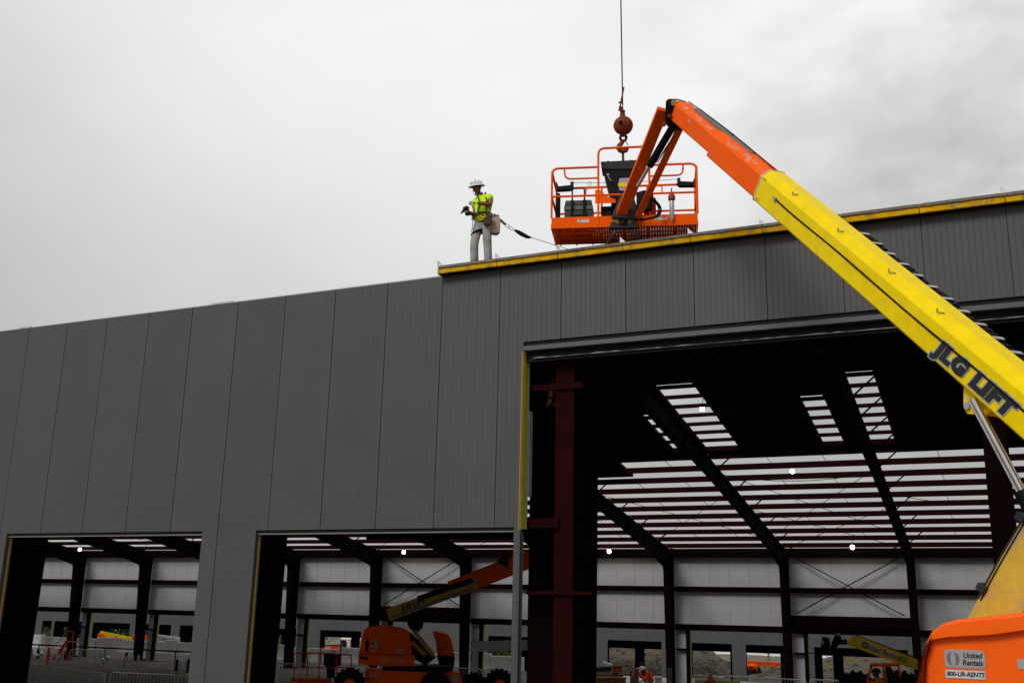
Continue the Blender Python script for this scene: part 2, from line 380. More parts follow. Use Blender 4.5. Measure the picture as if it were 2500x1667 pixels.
for i in range(-40, 24):
    x0, x1 = i*PW, (i+1)*PW
    ya = -.16 if i >= 8 else .02
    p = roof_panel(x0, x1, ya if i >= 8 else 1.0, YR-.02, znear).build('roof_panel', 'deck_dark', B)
    if i >= 8 and i < 21:
        z = znear(-.16)
        # folded metal lip on top, ragged foam below, a standing clip at the joint
        n = 10; mm = MB(); fm = MB(); rr = random.Random(i)
        hs = [rr.uniform(-.006, .006) for _ in range(n+1)]
        for k in range(n):
            xa, xb = x0+.006+(x1-x0-.012)*k/n, x0+.006+(x1-x0-.012)*(k+1)/n; ha, hb = hs[k], hs[k+1]
            mm.add([(xa, -.205, z+.100+ha), (xb, -.205, z+.100+hb), (xb, -.16, z+.165), (xa, -.16, z+.165), (xa, .3, z+.18), (xb, .3, z+.18), (xa, -.16, z+.094+ha), (xb, -.16, z+.094+hb)],
                   [(0, 1, 2, 3), (3, 2, 5, 4), (0, 6, 7, 1)])
            fm.add([(xa, -.185, z+.006-ha), (xb, -.185, z+.006-hb), (xb, -.178, z+.135), (xa, -.178, z+.135), (xa, -.162, z-.004), (xb, -.162, z-.004)], [(0, 1, 2, 3), (0, 4, 5, 1)])
        mm.build('panel_lip', 'lip_metal', p); fm.build('panel_foam', 'foam_yellow', p)
        MB().add([(x0-.045, -.17, z+.155), (x0+.055, -.17, z+.155), (x0-.045, -.17, z+.265), (x0-.045, -.10, z+.16), (x0+.055, -.10, z+.16), (x0-.045, -.10, z+.275)],
                 [(0, 1, 2), (3, 5, 4), (0, 2, 5, 3), (1, 4, 5, 2), (0, 3, 4, 1)]).build('seam_clip', 'galv', p)
    # the far slope: closed down to the line where sheeting stops, with bare strips left for daylight panels
    cuts = [(max(a, x0), min(b, x1), d0-DY, d1-DY) for a, b, d0, d1 in SKY if a < x1 and b > x0]
    if x1 < 4.9:   end = 50.0-DY if x1 < -4 else 42.6-DY
    else: end = YOPEN
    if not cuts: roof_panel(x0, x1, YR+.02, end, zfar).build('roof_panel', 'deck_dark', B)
    else:
        m = MB(); cur = x0
        for a, b, d0, d1 in sorted(cuts):
            if a > cur+.01: q = roof_panel(cur, a, YR+.02, end, zfar); m.add(q.v, q.f)
            q = roof_panel(a, b, YR+.02, d0, zfar); m.add(q.v, q.f)
            q = roof_panel(a, b, d1, end, zfar); m.add(q.v, q.f); cur = b
        if cur < x1-.01: q = roof_panel(cur, x1, YR+.02, end, zfar); m.add(q.v, q.f)
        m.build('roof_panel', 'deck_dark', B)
MB().box((8*PW-.022, -.19, znear(-.16)-.01), (8*PW-.003, .1, znear(-.16)+.15)).build('panel_end_cap', 'trim_light', B)
# ---- frames on the far grid
FX = [14.85+6.1*k for k in range(-10, 3)]
def isect(m, prof, x, wf, tw=.02, tf=.03):
    """I-section from a closed list of (top y,z),(bottom y,z) stations"""
    n = len(prof)
    for (t0, b0), (t1, b1) in zip(prof, prof[1:]):
        for (a, b, c, d, hw) in ((t0, t1, b1, b0, tw/2),):
            m.add([(x-hw, *a), (x-hw, *b), (x-hw, *c), (x-hw, *d), (x+hw, *a), (x+hw, *b), (x+hw, *c), (x+hw, *d)],
                  [(0, 1, 2, 3), (4, 7, 6, 5), (0, 4, 5, 1), (3, 2, 6, 7), (0, 3, 7, 4), (1, 5, 6, 2)])
        for (p, q) in ((t0, t1), (b0, b1)):
            d = Vector((0, q[0]-p[0], q[1]-p[1])); nn = Vector((0, -d.z, d.y)).normalized()*tf/2; h = wf/2
            P, Q = Vector((x, *p)), Vector((x, *q)); X = Vector((h, 0, 0))
            m.add([P-X-nn, Q-X-nn, Q+X-nn, P+X-nn, P-X+nn, Q-X+nn, Q+X+nn, P+X+nn], [(0, 1, 2, 3), (4, 7, 6, 5), (0, 4, 5, 1), (3, 2, 6, 7), (0, 3, 7, 4), (1, 5, 6, 2)])
for x in FX:
    m = MB(); ds = [(YE-.55, 1.05), (YE-3.2, .80), (YE-9, .62), (24, .55), (16, .70), (YR, .85)]
    isect(m, [((y, zfar(y)-.26), (y, zfar(y)-.26-d)) for y, d in ds], x, .26)
    r = m.build('rafter', 'frame_dark', B)
    for k in range(8):
        y = 20+2.4*k; d = .64
        MB().box((x+.012, y, zfar(y)-.26-d*.9), (x+.10, y+.015, zfar(y)-.30)).build('web_stiffener', 'frame_dark', r)
    m = MB(); zk = zfar(YE-.3)-.3
    isect(m, [((YE-.28, zk), (YE-1.25, zk-.55)), ((YE-.28, zk-1.0), (YE-1.12, zk-1.0)), ((YE-.28, 0), (YE-.78, 0))], x, .34)
    c = m.build('column', 'frame_dark', B)
    MB().box((x-.3, YE-.95, -.02), (x+.3, YE-.1, .04)).build('base_plate', 'frame_dark', c)
    m = MB()                                           # near-side rafter, carried on the front header beam
    isect(m, [((YR, ZR-.26), (YR, ZR-1.1)), ((5, znear(5)-.26), (5, znear(5)-.95)), ((.9, znear(.9)-.26), (.9, znear(.9)-1.0))], x, .26)
    m.build('rafter', 'frame_dark', B)
# front columns and the header that carries the rafters
for k, x in enumerate([11.96+6.8*j for j in range(0, 3)]+[5.16, -1.64, -8.4]):
    m = MB(); zt = 9.3
    isect(m, [((1.62, zt), (.34, zt)), ((1.42, .0), (.36, 0))], x, .34)
    c = m.build('column', 'frame_dark', B)
    if 8 < x < 13: MB().box((x-.172, .318, .05), (x+.172, .330, zt)).build('flange_face', 'red_steel', c)  # red on the lit front only; the web's shadow is in its near-black colour
    MB().box((x-.3, .25, -.02), (x+.3, 1.6, .045)).build('base_plate', 'frame_dark', c)
MB().box((-20, .55, 8.95), (27, 1.0, 9.28)).build('header_beam', 'frame_dark', B)
for (xa, ya, xb, yb, hh, Y) in ((1296, 948, 1425, 940, .105, .30), (1289, 1277, 1364, 1276, .165, .28), (1286, 1447, 1446, 1446, .055, .30), (1304, 865, 1357, 865, .02, .30), (1304, 893, 1357, 891, .02, .32)):
    a, b = pY(xa, ya, Y), pY(xb, yb, Y); zc = (a.z+b.z)/2
    MB().box((a.x, Y-.04, zc-hh/2), (b.x, Y+.03, zc+hh/2)).build('door_girt', 'red_steel', B)
pz = pY(1330, 1045, 1.75).z
MB().box((pY(1290, 1400, 1.75).x, 1.75, 0), (11.42, 1.83, pz)).build('added_gap_blocker', 'frame_dark', B)  # added dark plate that blocks the bright roof strips beside the column
# stack of girts seen between jamb and column
for k in range(4):
    z = EYE+1.2+k*.9; MB().box((8.0, .35, z), (11.0, .5, z+.12)).build('girt', 'frame_dark', B)
# ---- purlins of the far slope, bay by bay
rows = [39.83+1.5*k for k in range(11)] + [32.55+.92*k for k in range(8)] + [29.2, 31.0]
pm = {}
for D in rows:
    Y = D-DY
    if Y > YE-.5: Y = YE-.5
    z = zfar(Y)-.004
    for k, x in enumerate(FX[:-1]):
        if x < -28 and D < 46: continue
        key = 'p' if D > 39.5 else 'q'; dp_ = .235 if D > 39.5 else .13
        if key not in pm:
            q = MB(); pr = [(-.035, 0), (.035, 0), (.035, -.012), (-.023, -.012), (-.023, -dp_+.012), (.035, -dp_+.012), (.035, -dp_), (-.035, -dp_)]
            q.ext(pr, (0, 0, 0), Vector((0, 1, 0)), Vector((0, 0, 1)), Vector((1, 0, 0)), .004, 6.096)
            pm[key] = q.mesh('purlin'); pm[key].materials.append(MATS['purlin_red'])
        o = bpy.data.objects.new('purlin', pm[key]); COL.objects.link(o); o.parent = B; o.location = (x, Y, z)
for k in range(6):
    Y = 1.5+k*1.9; MB().box((-45, Y, znear(Y)-.24), (27, Y+.06, znear(Y)-.01)).build('purlin', 'frame_dark', B)
# flange braces, tie rods
m0 = MB().bar((.10, 0, -.85), (.95, 0, -.12), .05, .05).mesh('flange_brace'); m0.materials.append(MATS['frame_dark'])
for x in FX[3:12]:
    for j, D in enumerate(rows[:10]):
        if j % 2 == 1 or (x < -10 and D < 50): continue
        o = bpy.data.objects.new('flange_brace', m0); COL.objects.link(o); o.parent = B; Y = D-DY; o.location = (x, Y, zfar(Y))
    if x in FX[10:12]:
        for D in rows[11:19:2]:
            o = bpy.data.objects.new('flange_brace', m0); COL.objects.link(o); o.parent = B; Y = D-DY; o.location = (x, Y, zfar(Y))
for x in FX[5:12]:
    for j in range(0, 9, 2):
        for f in (.36, .70):
            ya, yb = rows[j]-DY, rows[j+1]-DY; xx = x+6.1*f
            MB().tube([(xx, ya, zfar(ya)-.15), (xx+.06, yb, zfar(yb)-.12)], .011, 5).build('sag_rod', 'frame_dark', B)
for x, D0, D1 in ((8.75, 41.4, 52.2), (8.75, 47, 54.9), (2.65, 44, 53), (-15.65, 49, 54.9), (-33.95, 49, 54.9), (-9.55, 50, 54.9)):
    for a, b in ((x, x+6.1), (x+6.1, x)):
        ya, yb = D0-DY, D1-DY; MB().tube([(a, ya, zfar(ya)-.3), (b, yb, zfar(yb)-.3)], .013, 5).build('tie_rod', 'red_steel', B)
# ---- far wall: eave beam, girts, liner panels, X bracing, door jambs
YW = 39.62
ZE1, ZE0 = EYE+3.29, EYE+2.91
MB().box((-52, YE-.30, ZE0), (27, YE-.02, ZE1+.05)).build('eave_beam', 'frame_dark', B)
MB().box((-52, YE-.02, ZE1+.06), (27, YE+.12, ZE1+.10)).build('eave_strut', 'frame_dark', B)
XB = (8.75, -15.65, -33.95)
for x in FX[:-1]:
    for z1, z0 in ((1.37, 1.12), (-.57, -.87)):
        MB().box((x+.18, YE-.24, EYE+z0), (x+5.92, YE-.03, EYE+z1)).build('girt', 'frame_dark', B)
        MB().box((x+.18, YE-.30, EYE+z1), (x+5.92, YE-.03, EYE+z1+.022)).build('girt_flange', 'red_steel', B)
    if x in XB:
        MB().box((x+.18, YE-.34, EYE-.60), (x+5.92, YE-.26, EYE+.02)).build('header_plate', 'frame_dark', B)
        for a, b in ((x+.45, x+5.65), (x+5.65, x+.45)):
            MB().tube([(a, YE-.36, ZE0+.02), (b, YE-.36, EYE+.10)], .03, 6).build('brace_rod', 'frame_dark', B)
lp = None
n = int(79/1.05)
for k in range(n):
    x0 = -52+k*1.05
    if lp is None:
        q = wall_panel(0, 1.05, 0, ZE1+.1, [], EYE-.80, .1, 7, -1); lp = q.mesh('liner_panel'); lp.materials.append(MATS['liner'])
    o = bpy.data.objects.new('liner_panel', lp); COL.objects.link(o); o.parent = B; o.location = (x0, YW, 0)
lq = MB().box((0, 0, 0), (.62, .1, EYE-.82)).mesh('liner_panel'); lq.materials.append(MATS['liner'])
for x in FX[:-1]:
    o = bpy.data.objects.new('liner_panel', lq); COL.objects.link(o); o.parent = B; o.location = (x+.12, YW, 0)
    MB().box((x+.74, YW-.22, 0), (x+.90, YW+.11, EYE-.83)).build('door_jamb', 'frame_dark', B)
    MB().box((x+.902, YW-.02, 0), (x+.945, YW+.12, EYE-.83)).build('jamb_foam', 'lime_trim', B)
    MB().box((x+.2, YE-.22, 1.9), (x+.74, YE-.03, 2.0)).build('girt', 'frame_dark', B)
    MB().box((x+.95, YW-.05, -.3), (x+6.0, YW+.12, .45)).build('sill_kerb', 'white_dirty', B)
# side walls close the ends
MB().box((-52.2, .2, 0), (-52.0, YE, ZE1)).build('end_wall', 'panel_grey', B)
MB().box((27.2, .2, 0), (27.4, YE, 9.7)).build('end_wall', 'panel_grey', B)
# ------------------------------------------------------------------ second building behind
S = thing('rear_building', 'lower dark grey metal shed with square openings seen through the far doorways', 'building', (0, 50, -1))
def oX(a, Y, k=1.): return pY(a, 1600, Y).x
k5, k6, k7 = 640/2352, 700/2352, 640/2352
fo = [(340*k5, 428*k5), (450*k5, 720*k5), (800*k5, 1137*k5), (1208*k5, 1510*k5), (1588*k5, 1745*k5), (600+190*k6, 600+400*k6), (600+598*k6, 600+936*k6), (600+1985*k6, 600+2330*k6),
      (1260+820*k7, 1260+1305*k7), (1260+1560*k7, 1260+1937*k7), (1260+2062*k7, 1860+195*k7), (1860+470*k7, 1860+1312*k7)]
hd = lambda px, Y, t: pY(px, 0, Y)
ZH = EYE-.0268*(50+DY); ops = [(oX(a, 50), oX(b, 50), ZH) for a, b in fo]
xs = -62
while xs < 26:
    m = wall_panel(xs, xs+1.2, 50, EYE+1.2, ops, -1.0, .1, 3)
    if m: m.build('wall_panel', 'panel_grey_b', S)
    xs += 1.2
ro = [(535*k5, 650*k5), (948*k5, 1136*k5), (1240*k5, 1320*k5), (600+212*k6, 600+283*k6), (600+352*k6, 600+390*k6), (600+638*k6, 600+856*k6), (600+925*k6, 600+945*k6), (600+1990*k6, 600+2200*k6),
      (1260+832*k7, 1260+1066*k7), (1260+1150*k7, 1260+1304*k7), (1260+1582*k7, 1260+1921*k7), (1260+2068*k7, 1860+166*k7), (1860+540*k7, 1860+636*k7), (1860+728*k7, 1860+1320*k7), (345*k5, 425*k5)]
ZH2 = EYE-.0340*(62+DY); ops2 = [(oX(a, 62), oX(b, 62), ZH2) for a, b in ro]
xs = -74
while xs < 26:
    m = wall_panel(xs, xs+1.2, 62, EYE+1.2, ops2, -1.0, .1, 0)
    if m: m.build('wall_panel', 'deck_dark', S)  # unlit inner face: its shade is put into the near-black panel colour
    xs += 1.2
MB().box((-76, 49.9, EYE+1.2), (27, 62.3, EYE+1.4)).build('roof', 'deck_dark', S)
# ------------------------------------------------------------------ pale warehouse, rubble, trees behind everything
Wh = thing('pale_warehouse', 'long pale cladded warehouse standing beyond the rubble mounds', 'building', (-20, 118, -1))
for k in range(24):
    MB().box((-70+k*6.0, 118, -1.2), (-70+k*6.0+5.97, 118.2, 8.4)).build('cladding_panel', 'pale_clad', Wh)
MB().box((-70.3, 118.25, -1.2), (74.3, 150, 8.3)).build('roof_block', 'pale_clad', Wh)
for k in range(7):
    MB().box((-62+k*18, 117.86, 2.2), (-61.2+k*18, 117.99, 2.7)).build('wall_light', 'lamp_glow_soft', Wh)
# ------------------------------------------------------------------ the big boom lift in front of the wall
Z3 = Vector((0, 0, 1))
LB = thing('boom_lift', 'large boom lift with long yellow and orange telescopic boom raised over the roof edge', 'boom lift', (19.4, -7.2, .95))
tip = pD(1648, 262, 16.6); vv = pD(2500, 973, 9.15)
u = (tip-vv).normalized(); s = Z3.cross(u).normalized()
if s.dot(CAM-vv) < 0: s = -s
v = u.cross(s)
if v.z < 0: v = -v
Ltip = (tip-vv).length
def lon(px, py):      # distance along the boom axis (from vv) nearest to a pixel ray
    d = ray(px, py).normalized(); w0 = vv-CAM; b = u.dot(d); return (b*d.dot(w0)-u.dot(w0))/(1-b*b)
LU = lon(1872, 460)-.06; LS = lon(1755, 365)
def sec(hw, lo, hi, ch): return [(-hw, lo+.02), (-hw+.02, lo), (hw-.02, lo), (hw, lo+.02), (hw, hi-ch*1.0), (hw-ch, hi), (-hw+ch, hi), (-hw, hi-ch)]
P = MB(); P.ext(sec(.20, -.205, .225, .10), vv, s, v, u, -2.6, LU, 1).build('boom_base_section', 'yellow', LB, bevel=.008)
bb = LB.children[-1]
P = MB(); P.ext(sec(.180, -.192, .205, .085), vv, s, v, u, LU-.4, LS+.02); b1 = P.build('boom_middle_section', 'orange', LB, bevel=.006)
P = MB(); P.ext(sec(.150, -.150, .175, .07), vv, s, v, u, LU-.3, Ltip-.30); b2 = P.build('boom_fly_section', 'orange', LB, bevel=.006)
def scuffs(par, hw, hi, ch, L0, L1, seed):
    rg = random.Random(seed); n_ = 14; m_ = MB(); a_ = (s+v).normalized()*.003
    top_ = [.80+.15*rg.random() for _ in range(n_+1)]; bot_ = [.10+.45*rg.random() for _ in range(n_+1)]
    for k in range(n_):
        q = []
        for kk in (k, k+1):
            for f_ in (bot_[kk], top_[kk]): q.append(vv+u*(L0+(L1-L0)*kk/n_)+s*(hw-ch*f_)+v*(hi-ch+ch*f_)+a_)
        m_.add(q, [(0, 2, 3, 1)])
    m_.build('wear_mark', 'scuff', par)
scuffs(b1, .180, .205, .085, LU+.08, LS-.30, 1); scuffs(b2, .150, .175, .07, LS+.15, Ltip-.75, 2); scuffs(b2, .150, .175, .07, Ltip-.7, Ltip-.4, 3)
# collars, wear pad bolts, rope line along the side
MB().ext(sec(.206, -.211, .231, .10), vv, s, v, u, LU-.012, LU+.006).build('collar', 'trim_light', bb)
for (o_, L0, hw, par) in ((.06, LU-.09, .20, bb), (.06, LS-.07, .175, b1)):
    for q in (-.145, .13):
        for d in (0, .055):
            c = vv+u*(L0-d)+s*hw+v*(q*(.85 if par is b1 else 1)); MB().cyl(c, c+s*.012, .012, 10).build('bolt', 'galv', par)
ln = [vv+s*(.206+.004*math.sin(k*1.3))+v*(.012-.006*math.sin(k*.9))+u*(LU-.55-(LU+3.0)*k/24) for k in range(25)]
MB().tube(ln, .010, 6).build('side_rope', 'black_rubber', bb)
c = vv+u*(LU-.53)+s*.21+v*.02; MB().ext([(-.03, -.02), (.03, -.02), (.03, .02), (-.03, .02)], c, u, v, s, -.01, .02).build('rope_anchor', 'canvas', bb)
for L0, q in ((LU-.75, .185), (LU-3.0, .19), (LU-3.9, .185), (LU-1.9, .185)):
    a = [vv+s*(.135+.03*math.sin(t*1.1))+v*(q+.028-.02*abs(math.sin(t)))+u*(L0-.03*t) for t in range(5)]
    MB().tube(a, .006, 5).build('lifting_loop', 'grey_mid', bb)
# hose carrier along the far top edge
tr = MB()
for k in range(46):
    L0 = LU-1.95-k*.092; c = vv+u*L0-s*(.205+.005*math.sin(k*2.1))+v*(.165+.010*math.sin(k*.8)); tr.ext([(-.055, -.034), (.055, -.034), (.055, .034), (-.055, .034)], c, s, v, u, -.030, .030)
ht = tr.build('hose_carrier', 'black_rubber', LB); ht['kind'] = 'stuff'
tr = MB()
for k in range(0, 46, 3):
    L0 = LU-1.93-k*.092; c = vv+u*L0-s*.205+v*.205; tr.ext([(-.06, -.006), (.06, -.006), (.06, .006), (-.06, .006)], c, s, v, u, -.035, .012)
tr.build('carrier_clip', 'galv', ht)
# orange top spine and its little flag clamp
P = MB(); P.ext([(-.05, 0), (.05, 0), (.05, .05), (-.05, .05)], vv-s*.02+v*.166, s, v, u, LS-.9, Ltip-.75); P.build('hose_cover', 'grey_mid', LB, bevel=.006)
c = vv+u*(LS-.05)+v*.222-s*.03; MB().bar(c-u*.1, c+u*.12, .03, .03).build('hose_clamp', 'strap_olive', LB)
ln = [vv-s*.03+v*(.205+.03*math.sin(math.pi*k/12))+u*(Ltip-.35-(Ltip-LU-.2)*k/12) for k in range(13)]
MB().tube(ln, .008, 5).build('hose', 'black_rubber', LB)
c = vv+u*(LS+.95)+s*.146+v*.045; MB().cyl(c, c+s*.006, .026, 14).build('plug', 'galv', b2)
# lettering on the base section: runs down the boom
lc = vv+s*.2+v*(-.070)+u*(lon(2399, 935))
text_obj('JLG LIFT', .215, 'decal_grey', LB, lc, -u, v, .22, .0295, .0012, scx=1.30, name='lettering_outline', lift=.003, spacing=1.14)
text_obj('JLG LIFT', .215, 'grey_dark', LB, lc, -u, v, .22, .0165, .0012, scx=1.30, name='lettering', lift=.006, spacing=1.14)
# lug and lift cylinder
lg = vv+u*lon(2352, 960)
MB().ext([(-.36, 0), (.12, 0), (-.02, -.20), (-.10, -.235), (-.30, -.13)], lg-v*.198+s*.06, u, v, s, 0, .04).build('cylinder_lug', 'yellow', LB, bevel=.005)
MB().ext([(-.36, 0), (.12, 0), (-.02, -.20), (-.10, -.235), (-.30, -.13)], lg-v*.198-s*.14, u, v, s, 0, .04).build('cylinder_lug', 'yellow', LB, bevel=.005)
c = lg-v*.36-u*.08; MB().cyl(c-s*.16, c+s*.13, .035, 14).build('lug_pin', 'galv', LB)
piv = vv-u*1.9-v*.05                                           # boom foot pin, out of the picture to the right
r0 = pD(2388, 998, 9.45); r1 = pD(2500, 1206, 9.05); rd = (r1-r0).normalized()
c0 = lg-v*.38-u*.05
MB().cyl(r0-rd*.10, r1+rd*.2, .036, 16).build('cylinder_rod', 'chrome', LB, smooth=True)
MB().cyl(r1-rd*.03, r1+rd*1.3, .075, 18).build('cylinder_barrel', 'black_paint', LB, smooth=True)
MB().cyl(r0-rd*.13+s*.055, r1+s*.06, .010, 8).build('hydraulic_pipe', 'galv', LB)
# tower leaning up to the boom foot
t0 = pD(2442, 1540, 9.5); t1 = pD(2668, 1140, 9.1); td = (t1-t0).normalized(); ts = s; tv = td.cross(ts)
if tv.z < 0: tv = -tv
TL = (t1-t0).length
tw = MB().ext([(-.17, -.24), (.17, -.24), (.17, .24), (-.17, .24)], t0, ts, tv, td, -.5, TL+.1, 1.05).build('tower', 'yellow_worn', LB, bevel=.015)
for q in (.235, .20):
    a = t0+ts*.175+tv*q; MB().tube([a+td*(.2+.2*k)+tv*(.006*math.sin(k)) for k in range(9)], .010, 6).build('tower_hose', 'grey_dark', tw)
for f in (.18, .62):
    MB().ext([(-.02, -.05), (.07, -.05), (.07, .05), (-.02, .05)], t0+td*(TL*f)+tv*.235+ts*.15, ts, tv, td, -.03, .03).build('hose_bracket', 'grey_dark', tw)
# turntable hood: its long side runs with the boom
hv0 = ray(2355, 1608); hn = (Vector((s.x, s.y, 0)).normalized()*.22-Vector((hv0.x, hv0.y, 0)).normalized()*.78).normalized(); hd_ = hn.cross(Z3).normalized()
if hd_.x > 0: hd_ = -hd_
h0 = pD(2355, 1608, 8.7)                                        # sticker centre lies on the hood side
hr = -hd_                                                       # right along the hood as seen
def hp(px, py):                                                 # hood-plane coordinates of a pixel
    d = ray(px, py); t_ = (h0-CAM).dot(hn)/d.dot(hn); w_ = CAM+d*t_-h0; return (w_.dot(hr), w_.z)
hole = [hp(2228, 1690), hp(2243, 1625), hp(2256, 1572), hp(2272, 1540), hp(2300, 1520), hp(2335, 1511), hp(2400, 1504), hp(2500, 1494)]
hi = [(-9+9, 0)]
xr = hole[-1][0]
poly = [(hole[0][0]-.03, -1.05)]+hole+[(xr+.9, hole[-1][1]+.03), (xr+1.05, hole[-1][1]-.1), (xr+1.1, -1.05)]
hb = MB().ext(poly, h0, hr, Z3, -hn, .012, .95).build('hood', 'orange_hood', LB, bevel=.07, smooth=True, seg=5)
inn = [hp(2236, 1690), hp(2252, 1615), hp(2264, 1575), hp(2278, 1560), hp(2320, 1554), hp(2420, 1549), hp(2500, 1538)]
def inset(pl, d): return [(a, b-d) for a, b in pl]
pa = [(inn[0][0], -1.0)]+inn+[(xr+.85, inn[-1][1]), (xr+.85, -1.0)]
lay = MB()                                                      # raised rim round a recessed panel
rim = [(hole[0][0]+.02, -1.0)]+[(a+.02 if i < 4 else a, b-.028) for i, (a, b) in enumerate(hole)]+[(xr+.85, hole[-1][1]-.03), (xr+.85, inn[-1][1])]+inn[::-1]+[(inn[0][0], -1.0)]
lay.ext(rim, h0, hr, Z3, hn, -.012, .055)
lay.build('hood_rim', 'orange_hood', hb, bevel=.028, smooth=True, seg=4)
# stickers
sc_ = h0+hn*-.010
plate(hb, 'sticker', 'decal_grey', sc_, hr, Z3, .318, .150, .003, .0)
plate(hb, 'sticker', 'decal_grey', sc_, hr, Z3, .304, .136, .003, .0025)
q = sc_+Z3*-.124+hr*-.005
plate(hb, 'sticker', 'decal_grey', q, hr, Z3, .318, .072, .003, .0)
plate(hb, 'sticker', 'white_dirty', q, hr, Z3, .306, .060, .003, .0025)
text_obj('United', .063, 'grey_dark', hb, sc_+hr*.062+Z3*.029, hr, Z3, .18, .0015, .001, scx=.86, lift=.007)
text_obj('Rentals', .063, 'grey_dark', hb, sc_+hr*.058-Z3*.029, hr, Z3, .18, .0015, .001, scx=.86, lift=.007)
text_obj('800-UR-RENTS', .051, 'grey_dark', hb, q, hr, Z3, .18, .0018, .001, scx=.90, lift=.007)
for sg in (-1, 1):                                              # two crescents of the emblem
    pts = []
    for k in range(13): a = math.radians(-90+180*k/12); pts.append((sg*(.014+.036*math.cos(a)), .052*math.sin(a)))
    for k in range(13): a = math.radians(90-180*k/12); pts.append((sg*(.010+.010*math.cos(a)), .046*math.sin(a)))
    MB().ext(pts, sc_-hr*.092+hn*.0065, hr, Z3, hn, 0, .0012).build('emblem', 'grey_mid', hb)
q = h0+hr*hp(2490, 1620)[0]+Z3*(hp(2490, 1620)[1]); plate(hb, 'sticker', 'decal_grey', q-hn*.01+hr*.06, hr, Z3, .16, .08, .003)
# turntable, chassis and wheels below the picture
tc0 = Vector((19.55, -7.0, 0)) 
cen = h0-hn*1.15+hr*.75
def hbox(name, m_, c, l, wd, z0, z1, parent, bev=.02):
    return MB().ext([(-l/2, -wd/2), (l/2, -wd/2), (l/2, wd/2), (-l/2, wd/2)], Vector((c.x, c.y, 0)), hr, hn, Z3, z0, z1).build(name, m_, parent, bevel=bev)
hbox('turntable', 'grey_dark', cen, 2.9, 2.2, 2.05, 2.75, LB)
hbox('chassis', 'orange', cen, 3.4, 1.2, 1.45, 1.98, LB)
hbox('counterweight', 'orange', cen+hr*1.9, .8, 2.1, 2.1, 3.6, LB, .08)
hbox('hood', 'orange', cen-hn*.75, 2.4, .7, 2.75, 3.6, LB, .08)
for a in (-1.35, 1.35):
    for b in (-1.0, 1.0):
        wc = Vector((cen.x, cen.y, 0))+hr*a+hn*b; wc.z = gz(wc.x, wc.y)+.49
        tp = MB().lathe([(.28, -.2), (.46, -.2), (.5, -.14), (.5, .14), (.46, .2), (.28, .2)], wc, hn, 24).build('wheel', 'black_rubber', LB)
        MB().lathe([(.27, -.205), (.1, -.22), (.1, .22), (.27, .205)], wc, hn, 18).build('rim', 'orange', tp)
# ------------------------------------------------------------------ jib and platform
k2 = 600/2240
def z2(a, b): return 1300+k2*a, 200+k2*b
zf = 2.55/( (ray(*z2(1507, 1300))/ray(*z2(1507, 1300)).z - ray(*z2(172, 1338))/ray(*z2(172, 1338)).z).length )
bl = CAM+ray(*z2(172, 1338))*(zf/ray(*z2(172, 1338)).z); br = CAM+ray(*z2(1507, 1300))*(zf/ray(*z2(1507, 1300)).z)
ex = (br-bl).normalized(); ey = Z3.cross(ex).normalized(); W_ = 2.55; DP = .84
def bp(a, b, c): return bl+ex*a+ey*b+Z3*c                       # platform coordinates: across, away, up
def bxy(px, py, b=0.):                                          # pixel on the plane b metres behind the near side
    n_ = ey; d = ray(px, py); t_ = (bl+ey*b-CAM).dot(n_)/d.dot(n_); w_ = CAM+d*t_-bl; return w_.dot(ex), w_.z
def bz(a, b, dep=0.): return bxy(*z2(a, b), dep)
RT = .021
fl = MB()
for k in range(54): a = .04+k*(W_-.08)/53; fl.bar(bp(a, .02, .005), bp(a, DP-.02, .005), .0435, .012)
for b in (.1, .3, .5, .7): fl.bar(bp(.03, b, .012), bp(W_-.03, b, .012), .05, .008)
pf = fl.build('platform', 'orange', LB)
nm = MB()                                                       # perforated floor: bars under the sheet
for k in range(9): a = .1+k*(W_-.2)/8; nm.bar(bp(a, .03, -.02), bp(a, DP-.03, -.02), .025, .03)
for b in (.2, .42, .64): nm.bar(bp(.03, b, -.03), bp(W_-.03, b, -.03), .03, .03)
nm.build('floor_frame', 'orange', pf)
def rail(pts, name='rail', r=RT): return MB().tube(pts, r, 8).build(name, 'orange', pf, smooth=True)
def rnd(pts, rad=.09):                                          # round the corners of a polyline
    o = [Vector(pts[0])]
    for p0, p1, p2 in zip(pts, pts[1:], pts[2:]):
        p0, p1, p2 = Vector(p0), Vector(p1), Vector(p2); a = p1+(p0-p1).normalized()*rad; b = p1+(p2-p1).normalized()*rad
        for k in range(5): t_ = k/4; o.append(a*(1-t_)**2+p1*2*t_*(1-t_)+b*t_*t_)
    o.append(Vector(pts[-1])); return o
HT = bz(185, 792)[1]; HM = bz(185, 1048)[1]; TB = bz(180, 1240)[1]; xA = bz(600, 900)[0]; xB = bz(1065, 900)[0]
HC = bz(800, 600)[1]
# toe boards
for a, b, c, d in (((0, 0, 0), (W_, 0, 0), .02, 0), ((0, 0, 0), (0, DP, 0), .02, 0), ((W_, 0, 0), (W_, DP, 0), .02, 0), ((0, DP, 0), (W_, DP, 0), .02, 0)):
    p0, p1 = bp(*a), bp(*b); n_ = (p1-p0).cross(Z3).normalized()
    h_ = TB if (a[1] == 0 and b[1] == 0) else TB*.42
    MB().bar(p0+Z3*(h_/2), p1+Z3*(h_/2), .018, h_).build('toe_board', 'orange', pf)
